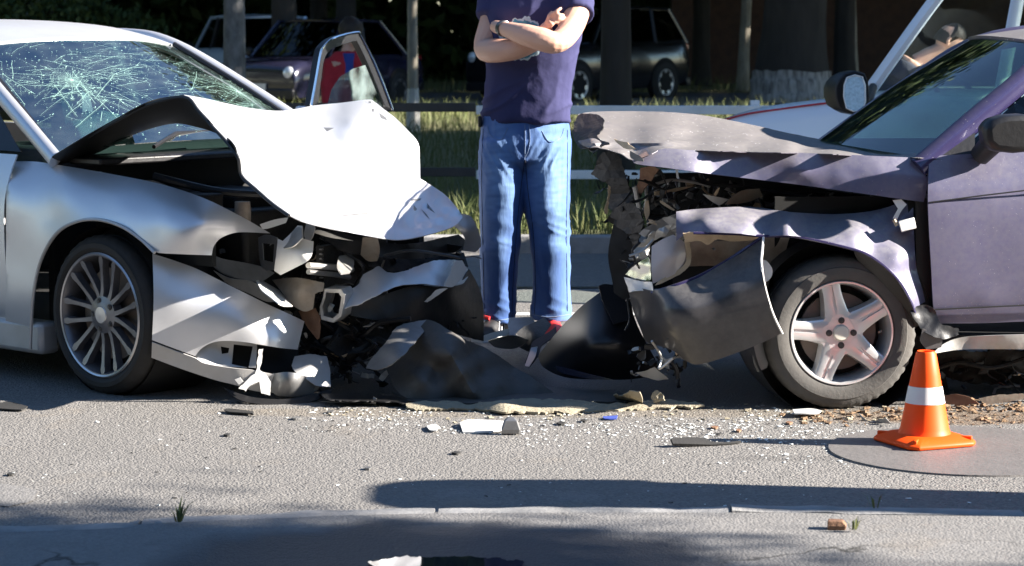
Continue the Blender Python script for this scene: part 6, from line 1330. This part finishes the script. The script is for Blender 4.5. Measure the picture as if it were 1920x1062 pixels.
# the band follows the taper exactly
bo_ = bpy.data.objects['reflective_band']; bm = bmesh.new(); bm.from_mesh(bo_.data)
for v_ in bm.verts:
    r_ = sqrt(v_.co.x ** 2 + v_.co.y ** 2); k_ = (cr(v_.co.z) + .0014) / r_; v_.co.x *= k_; v_.co.y *= k_
bm.to_mesh(bo_.data); bm.free()
for sx, sy in ((-1, -1), (1, -1), (1, 1), (-1, 1)):
    MB().box(cc + rz @ V((sx * .098, sy * .098, zz0 + .022)), (.05, .014, .02), rz @ Matrix.Rotation(math.atan2(sy, sx), 3, 'Z')).build('rib', 'cone_orange', cn, bevel=.003)

# ---------------------------------------------------------------- wreckage lying between the cars
def piece(name, mt, out, ctl, label, cat, mode='Y', thick=.004, step=8, group=None, **k):
    m = sheet(out, ctl, None, mode, step=step, **k)
    for p in m.v: p.z = max(p.z, .006)
    lo = min(p.z for p in m.v); o = m.build(name, mt, None, thick=thick, face_cam=True, label=label, cat=cat, group=group)
    return o
piece('torn_arch_liner', 'liner', [(800, 600), (812, 602), (830, 612), (860, 630), (884, 642), (905, 650), (930, 665), (965, 688), (1000, 710), (1040, 738), (1050, 748), (960, 752), (860, 752), (770, 748), (742, 730), (730, 705), (724, 690), (748, 662), (775, 628)],
      [(800, 600, 9.25), (812, 660, 9.08), (742, 730, 9.12), (724, 690, 9.3), (860, 752, 9.08), (960, 752, 9.08), (1050, 748, 9.12), (905, 650, 9.25), (965, 688, 9.28), (860, 690, 9.02), (905, 700, 9.16), (930, 720, 9.08), (840, 640, 9.10), (880, 665, 9.17), (775, 680, 9.2), (845, 665, 9.03), (868, 700, 8.99), (888, 735, 9.0), (820, 700, 9.12), (795, 712, 9.04), (770, 700, 9.1), (840, 690, 9.1), (915, 670, 9.2), (960, 705, 9.2), (1000, 730, 9.12)], 'torn grey-brown sheet of arch liner heaped up between the two wrecks', 'car part', noise_amp=.010, noise_freq=6, tear=1, kind='lin')
piece('bumper_shell', 'black_gloss', [(1145, 536), (1165, 533), (1180, 545), (1190, 600), (1216, 650), (1236, 690), (1232, 704), (1180, 712), (1120, 712), (1060, 708), (1020, 690), (1008, 668), (1030, 640), (1060, 605), (1090, 575), (1120, 552)],
      [(1145, 536, 9.45), (1180, 545, 9.5), (1236, 690, 9.3), (1120, 712, 9.3), (1020, 690, 9.4), (1008, 668, 9.5), (1060, 605, 9.5), (1100, 640, 9.22), (1160, 640, 9.2), (1130, 590, 9.32)], 'glossy black bumper shell lying in front of the violet car', 'car part', thick=.006)
piece('bumper_flap', 'black_plastic', [(1122, 536), (1140, 533), (1178, 538), (1180, 560), (1178, 600), (1150, 608), (1140, 585), (1128, 560)], [(1122, 536, 9.42), (1180, 560, 9.38), (1150, 608, 9.24)], 'stiff black plastic flap standing on the bumper shell', 'car part', tear=1.5)
piece('trim_blade', 'navy_paint', [(1040, 686), (1060, 690), (1100, 700), (1150, 712), (1120, 712), (1080, 706), (1050, 698)], [(1040, 686, 9.3), (1150, 712, 9.12)], 'thin violet blade of trim under the black bumper shell', 'car part')
piece('felt_mat', 'felt', [(762, 757), (800, 752), (850, 751), (870, 757), (900, 756), (940, 751), (1000, 748), (1060, 749), (1110, 754), (1150, 757), (1200, 752), (1250, 750), (1320, 757), (1300, 762), (1230, 764), (1180, 768), (1100, 772), (1000, 772), (920, 771), (880, 766), (820, 767), (770, 765)],
      [(762, 757, .02), (850, 751, .03), (940, 757, .035), (1000, 752, .03), (1100, 770, .008), (1200, 755, .02), (1320, 757, .02), (900, 768, .01), (1000, 772, .012), (1060, 755, .03), (800, 765, .012)], 'flat tan felt mat with frayed edge lying along the road between the wrecks', 'mat', mode='z', tear=4, noise_amp=.006, noise_freq=22, thick=.008)
piece('rubber_mat', 'liner', [(735, 735), (800, 728), (900, 726), (1010, 726), (1100, 730), (1230, 740), (1320, 752), (1240, 752), (1110, 753), (1000, 748), (900, 755), (780, 754)], [(735, 735, .02), (900, 726, .03), (1320, 752, .015), (1000, 748, .025), (900, 755, .02)], 'dark flat rubber mat behind the frayed felt', 'mat', mode='z', tear=2, noise_amp=.008, noise_freq=12)
piece('felt_scrap', 'felt', [(1150, 742), (1170, 738), (1185, 732), (1200, 740), (1206, 758), (1190, 762), (1165, 760)], [(1150, 742, 9.0), (1206, 758, 8.95), (1180, 745, 8.92)], 'crumpled felt scrap standing up beside the felt mat', 'scrap', tear=5, noise_amp=.02, noise_freq=25)
piece('felt_tuft', 'felt', [(1222, 738), (1232, 734), (1244, 742), (1246, 752), (1228, 756), (1220, 748)], [(1222, 738, 8.95), (1246, 752, 8.9)], 'small frayed felt tuft at the right end of the mat', 'scrap', tear=5, noise_amp=.02, noise_freq=30)
# things at the man's feet
piece('metal_plate', 'grey_metal', [(955, 596), (998, 594), (1004, 606), (980, 640), (958, 648), (955, 630), (952, 610)], [(955, 596, 10.5), (1004, 606, 10.4), (958, 648, 10.1)], 'blue-grey metal plate leaning beside the black shoe', 'car part')
piece('plastic_strip', 'shard_plastic', [(898, 634), (920, 625), (955, 616), (955, 628), (930, 633), (905, 640)], [(898, 634, 10.15), (955, 616, 10.3)], 'pale curved plastic strip under the black shoe', 'car part')
piece('floor_panel', 'grey_metal', [(915, 640), (960, 630), (990, 640), (966, 654), (930, 652)], [(915, 640, .12), (990, 640, .15), (930, 652, .08)], 'flat grey metal panel in front of the man', 'car part', mode='z')
piece('broken_casing', 'engine', [(966, 628), (978, 616), (1000, 605), (1020, 597), (1034, 608), (1022, 626), (1008, 640), (995, 660), (978, 654), (964, 645)], [(966, 628, 10.0), (1020, 597, 10.15), (995, 660, 9.85), (1000, 625, 9.9)], 'dirty broken casing lying in front of the red shoe', 'car part', tear=2, noise_amp=.015, noise_freq=18)
piece('blue_plastic', 'navy_cloth', [(1000, 640), (1030, 622), (1042, 612), (1040, 630), (1015, 648), (1008, 668), (990, 690), (984, 680), (994, 655)], [(1000, 640, 9.8), (1042, 612, 9.8), (990, 690, 9.6)], 'dark blue broken strip beside the black bumper shell', 'car part')
piece('light_strip', 'silver_lower', [(996, 652), (1008, 650), (1004, 668), (992, 688), (984, 686)], [(996, 652, 9.7), (992, 688, 9.55)], 'narrow light metal strip leaning on the bumper shell', 'car part')
# low debris near the silver car's bumper
piece('rubber_trim', 'rubber', [(420, 768), (430, 766), (475, 771), (474, 775), (430, 772)], [(420, 768, .012)], 'short black rubber strip on the road below the silver bumper', 'debris', mode='z')
piece('chrome_trim', 'bare_metal', [(596, 752), (640, 755), (690, 757), (698, 752), (700, 744), (706, 747), (704, 758), (690, 762), (640, 760)], [(596, 752, 9.05), (706, 747, 9.0)], 'thin bent metal trim below the torn liner', 'debris')
piece('black_scrap', 'rubber', [(-6, 756), (20, 754), (52, 762), (40, 768), (0, 766)], [(-6, 756, .01)], 'flat black scrap beside the silver car near the left edge', 'debris', mode='z')
piece('ground_cover', 'black_plastic', [(600, 738), (680, 740), (760, 746), (765, 756), (700, 752), (620, 750)], [(600, 738, .03), (765, 756, .02)], 'flat black plastic cover beside the torn liner', 'debris', mode='z', tear=2)
piece('white_cover', 'white_plastic', [(862, 792), (880, 787), (920, 788), (954, 790), (944, 804), (900, 810), (868, 810)], [(862, 792, .015), (954, 790, .02), (868, 810, .006)], 'flat white plastic cover lying on the road', 'debris', mode='z', thick=.006)
piece('white_flake', 'white_plastic', [(800, 799), (815, 795), (824, 800), (818, 807), (806, 806)], [(800, 799, .01)], 'small white plastic flake left of the white cover', 'debris', mode='z')
m = MB(); p = gnd(958, 815); m.rings([[p + V((x * s, y * s * .6, z)) for x, y in ((-1, -1), (1, -1), (1, 1), (-1, 1))] for s, z in ((.03, .004), (.034, .02), (.024, .05), (.012, .062))]); m.build('grey_block', 'grey_metal', label='small grey plastic block right of the white cover', cat='debris', bevel=.004, smooth=False)
piece('black_wedge', 'rubber', [(1258, 822), (1290, 820), (1320, 822), (1345, 830), (1390, 826), (1380, 831), (1345, 834), (1300, 833), (1262, 832)], [(1258, 822, .03), (1345, 832, .008), (1390, 826, .012)], 'long black rubber wedge on the road left of the cone', 'debris', mode='z', thick=.01)
piece('curled_scrap', 'grey_metal', [(1610, 775), (1630, 790), (1660, 784), (1672, 796), (1640, 800), (1622, 794)], [(1610, 775, 8.62), (1672, 796, 8.55)], 'curled metal scrap between the wheel and the cone', 'debris', noise_amp=.012, noise_freq=20)
piece('white_bar', 'shard_plastic', [(1486, 768), (1520, 766), (1540, 770), (1530, 775), (1490, 775)], [(1486, 768, .02)], 'small white bar beside the violet car tyre', 'debris', mode='z')
piece('bark_strip', 'rust', [(1765, 742), (1800, 740), (1830, 752), (1836, 758), (1790, 760), (1768, 756)], [(1765, 742, 8.95), (1836, 758, 8.9)], 'brown rusty plate on the soil right of the cone', 'debris', tear=2)
piece('rusty_plate', 'tan_metal', [(1836, 748), (1870, 742), (1930, 738), (1960, 742), (1900, 752), (1850, 758)], [(1836, 748, 8.95), (1960, 742, 8.95)], 'long tan rusty plate at the right edge of the soil', 'debris', tear=2)
piece('blue_flake', 'blue_cloth', [(1130, 781), (1158, 779), (1156, 785), (1134, 785)], [(1130, 781, .008)], 'small blue plastic flake below the felt mat', 'debris', mode='z')
dl = [(425, 814, 'dark chip with white edge on the open road'), (20, 888, 'dark twig-like chip near the left picture edge'), (690, 876, 'dark chip above the rounded shadow'), (855, 848, 'flat dark flake below the white cover'), (1052, 792, 'black rectangular chip below the felt mat'), (1095, 788, 'broken black chip right of the rectangular one'), (1385, 806, 'brown flake left of the violet car wheel'), (1340, 800, 'thin brown splinter on the glass-strewn road'), (1480, 792, 'small brown crumb in front of the violet wheel'), (555, 783, 'dark splinter below the crushed bumper'), (620, 771, 'dark crumb beside the bent trim')]
for i, (x, y, lb) in enumerate(dl):
    w = random.uniform(5, 9); piece('road_chip', random.choice(('rubber', 'grey_metal')) if 'brown' not in lb else 'rust', [(x - w, y), (x - w * .2, y - 2), (x + w, y - 1), (x + w * .5, y + 1.6), (x - w * .4, y + 1.6)], [(x, y, .008)], lb, 'debris', mode='z', tear=1.5, thick=.006)
# stone block on the pavement and weeds at the kerb
pb = gnd(1568, 992, .022); m = MB(); m.rings([[pb + V((x * s + ox, y * s * .8, z)) for x, y in ((-1, -.8), (.8, -1), (1, .7), (-.7, 1))] for s, z, ox in ((.028, 0, 0), (.03, .012, .002), (.024, .026, -.004))]); m.build('stone', 'rust', label='small brown broken stone on the near pavement', cat='stone', bevel=.003, smooth=False)
def weed(px, py, n_, h, label, z=.03):
    p0 = gnd(px, py, z); m = MB()
    for i in range(n_):
        A = random.uniform(0, 2 * pi); l = h * random.uniform(.5, 1.1); lean = random.uniform(.2, .9); d = V((cos(A), sin(A), 0)); s_ = V((-sin(A), cos(A), 0)) * .0025
        q0 = p0 + d * .01; q1 = q0 + d * (l * lean * .4) + V((0, 0, l * .6)); q2 = q0 + d * (l * lean) + V((0, 0, l * .85))
        m.add([q0 - s_, q0 + s_, q1 + s_, q1 - s_, q2], [(0, 1, 2, 3), (3, 2, 4)])
    m.build('weed', 'grass', label=label, cat='weed', smooth=False, fix=False)
weed(335, 978, 16, .07, 'green weed growing from the near kerb joint at left'); weed(1600, 993, 10, .05, 'tiny weed beside the brown stone'); weed(1640, 952, 6, .07, 'thin weed stalk at the kerb in the shadow')
# ---------------------------------------------------------------- crumbs of broken glass
def crumbs(name, mt, regions, label, smin, smax, flat_=.5):
    vs_ = []; fs = []
    for (x0, x1, y0, y1, cnt, cl) in regions:
        cents = [(random.uniform(x0, x1), random.uniform(y0, y1)) for _ in range(max(1, cl))]
        for i in range(cnt):
            if cl and random.random() < .6:
                c = random.choice(cents); x, y = random.gauss(c[0], 28), random.gauss(c[1], 4)
            else: x, y = random.uniform(x0, x1), random.uniform(y0, y1)
            if y < 735 or y > 955: continue
            p = gnd(x, y); s = random.uniform(smin, smax) * (random.random() ** 1.5 * .8 + .4); A = random.uniform(0, pi); b_ = len(vs_)
            tl = random.uniform(-.4, .4)
            for k, (u, v) in enumerate(((-1, -.6), (.9, -.8), (1.1, .5), (-.3, 1))):
                X = (u * cos(A) - v * sin(A)) * s; Y = (u * sin(A) + v * cos(A)) * s; vs_.append((p.x + X, p.y + Y, .001 + .002 * (k % 2)))
                vs_.append((p.x + X * .8, p.y + Y * .8, max(.003, s * flat_ + u * tl * s)))
            fs += [(b_, b_ + 2, b_ + 3, b_ + 1), (b_ + 2, b_ + 4, b_ + 5, b_ + 3), (b_ + 4, b_ + 6, b_ + 7, b_ + 5), (b_ + 6, b_, b_ + 1, b_ + 7), (b_ + 1, b_ + 3, b_ + 5, b_ + 7)]
    me = bpy.data.meshes.new(name); me.from_pydata(vs_, [], fs); me.materials.append(M[mt]); o = bpy.data.objects.new(name, me)
    return link(o, None, label, 'glass' if mt == 'shard' else ('soil' if mt == 'soil' else 'debris'), None, 'stuff')
crumbs('glass_crumbs', 'shard', [(560, 1500, 766, 812, 480, 24), (960, 1560, 795, 830, 330, 18), (1000, 1700, 820, 870, 110, 8), (600, 1920, 860, 950, 60, 0), (0, 600, 760, 950, 36, 0), (1500, 1920, 790, 880, 130, 4)], 'white crumbs of broken glass strewn over the road', .0022, .0075)
crumbs('dark_crumbs', 'rubber', [(400, 1900, 755, 815, 420, 20), (0, 1900, 800, 950, 70, 0)], 'dark crumbs of plastic strewn over the road', .0025, .008, .4)
crumbs('tan_crumbs', 'felt', [(600, 1800, 756, 790, 260, 20)], 'tan crumbs of felt and soil beside the wrecks', .003, .013, .5)
crumbs('soil_crumbs', 'soil', [(1500, 1920, 764, 795, 480, 14), (1740, 1920, 750, 772, 240, 5)], 'brown crumbs of soil spilt beside the violet car', .003, .014, .6)
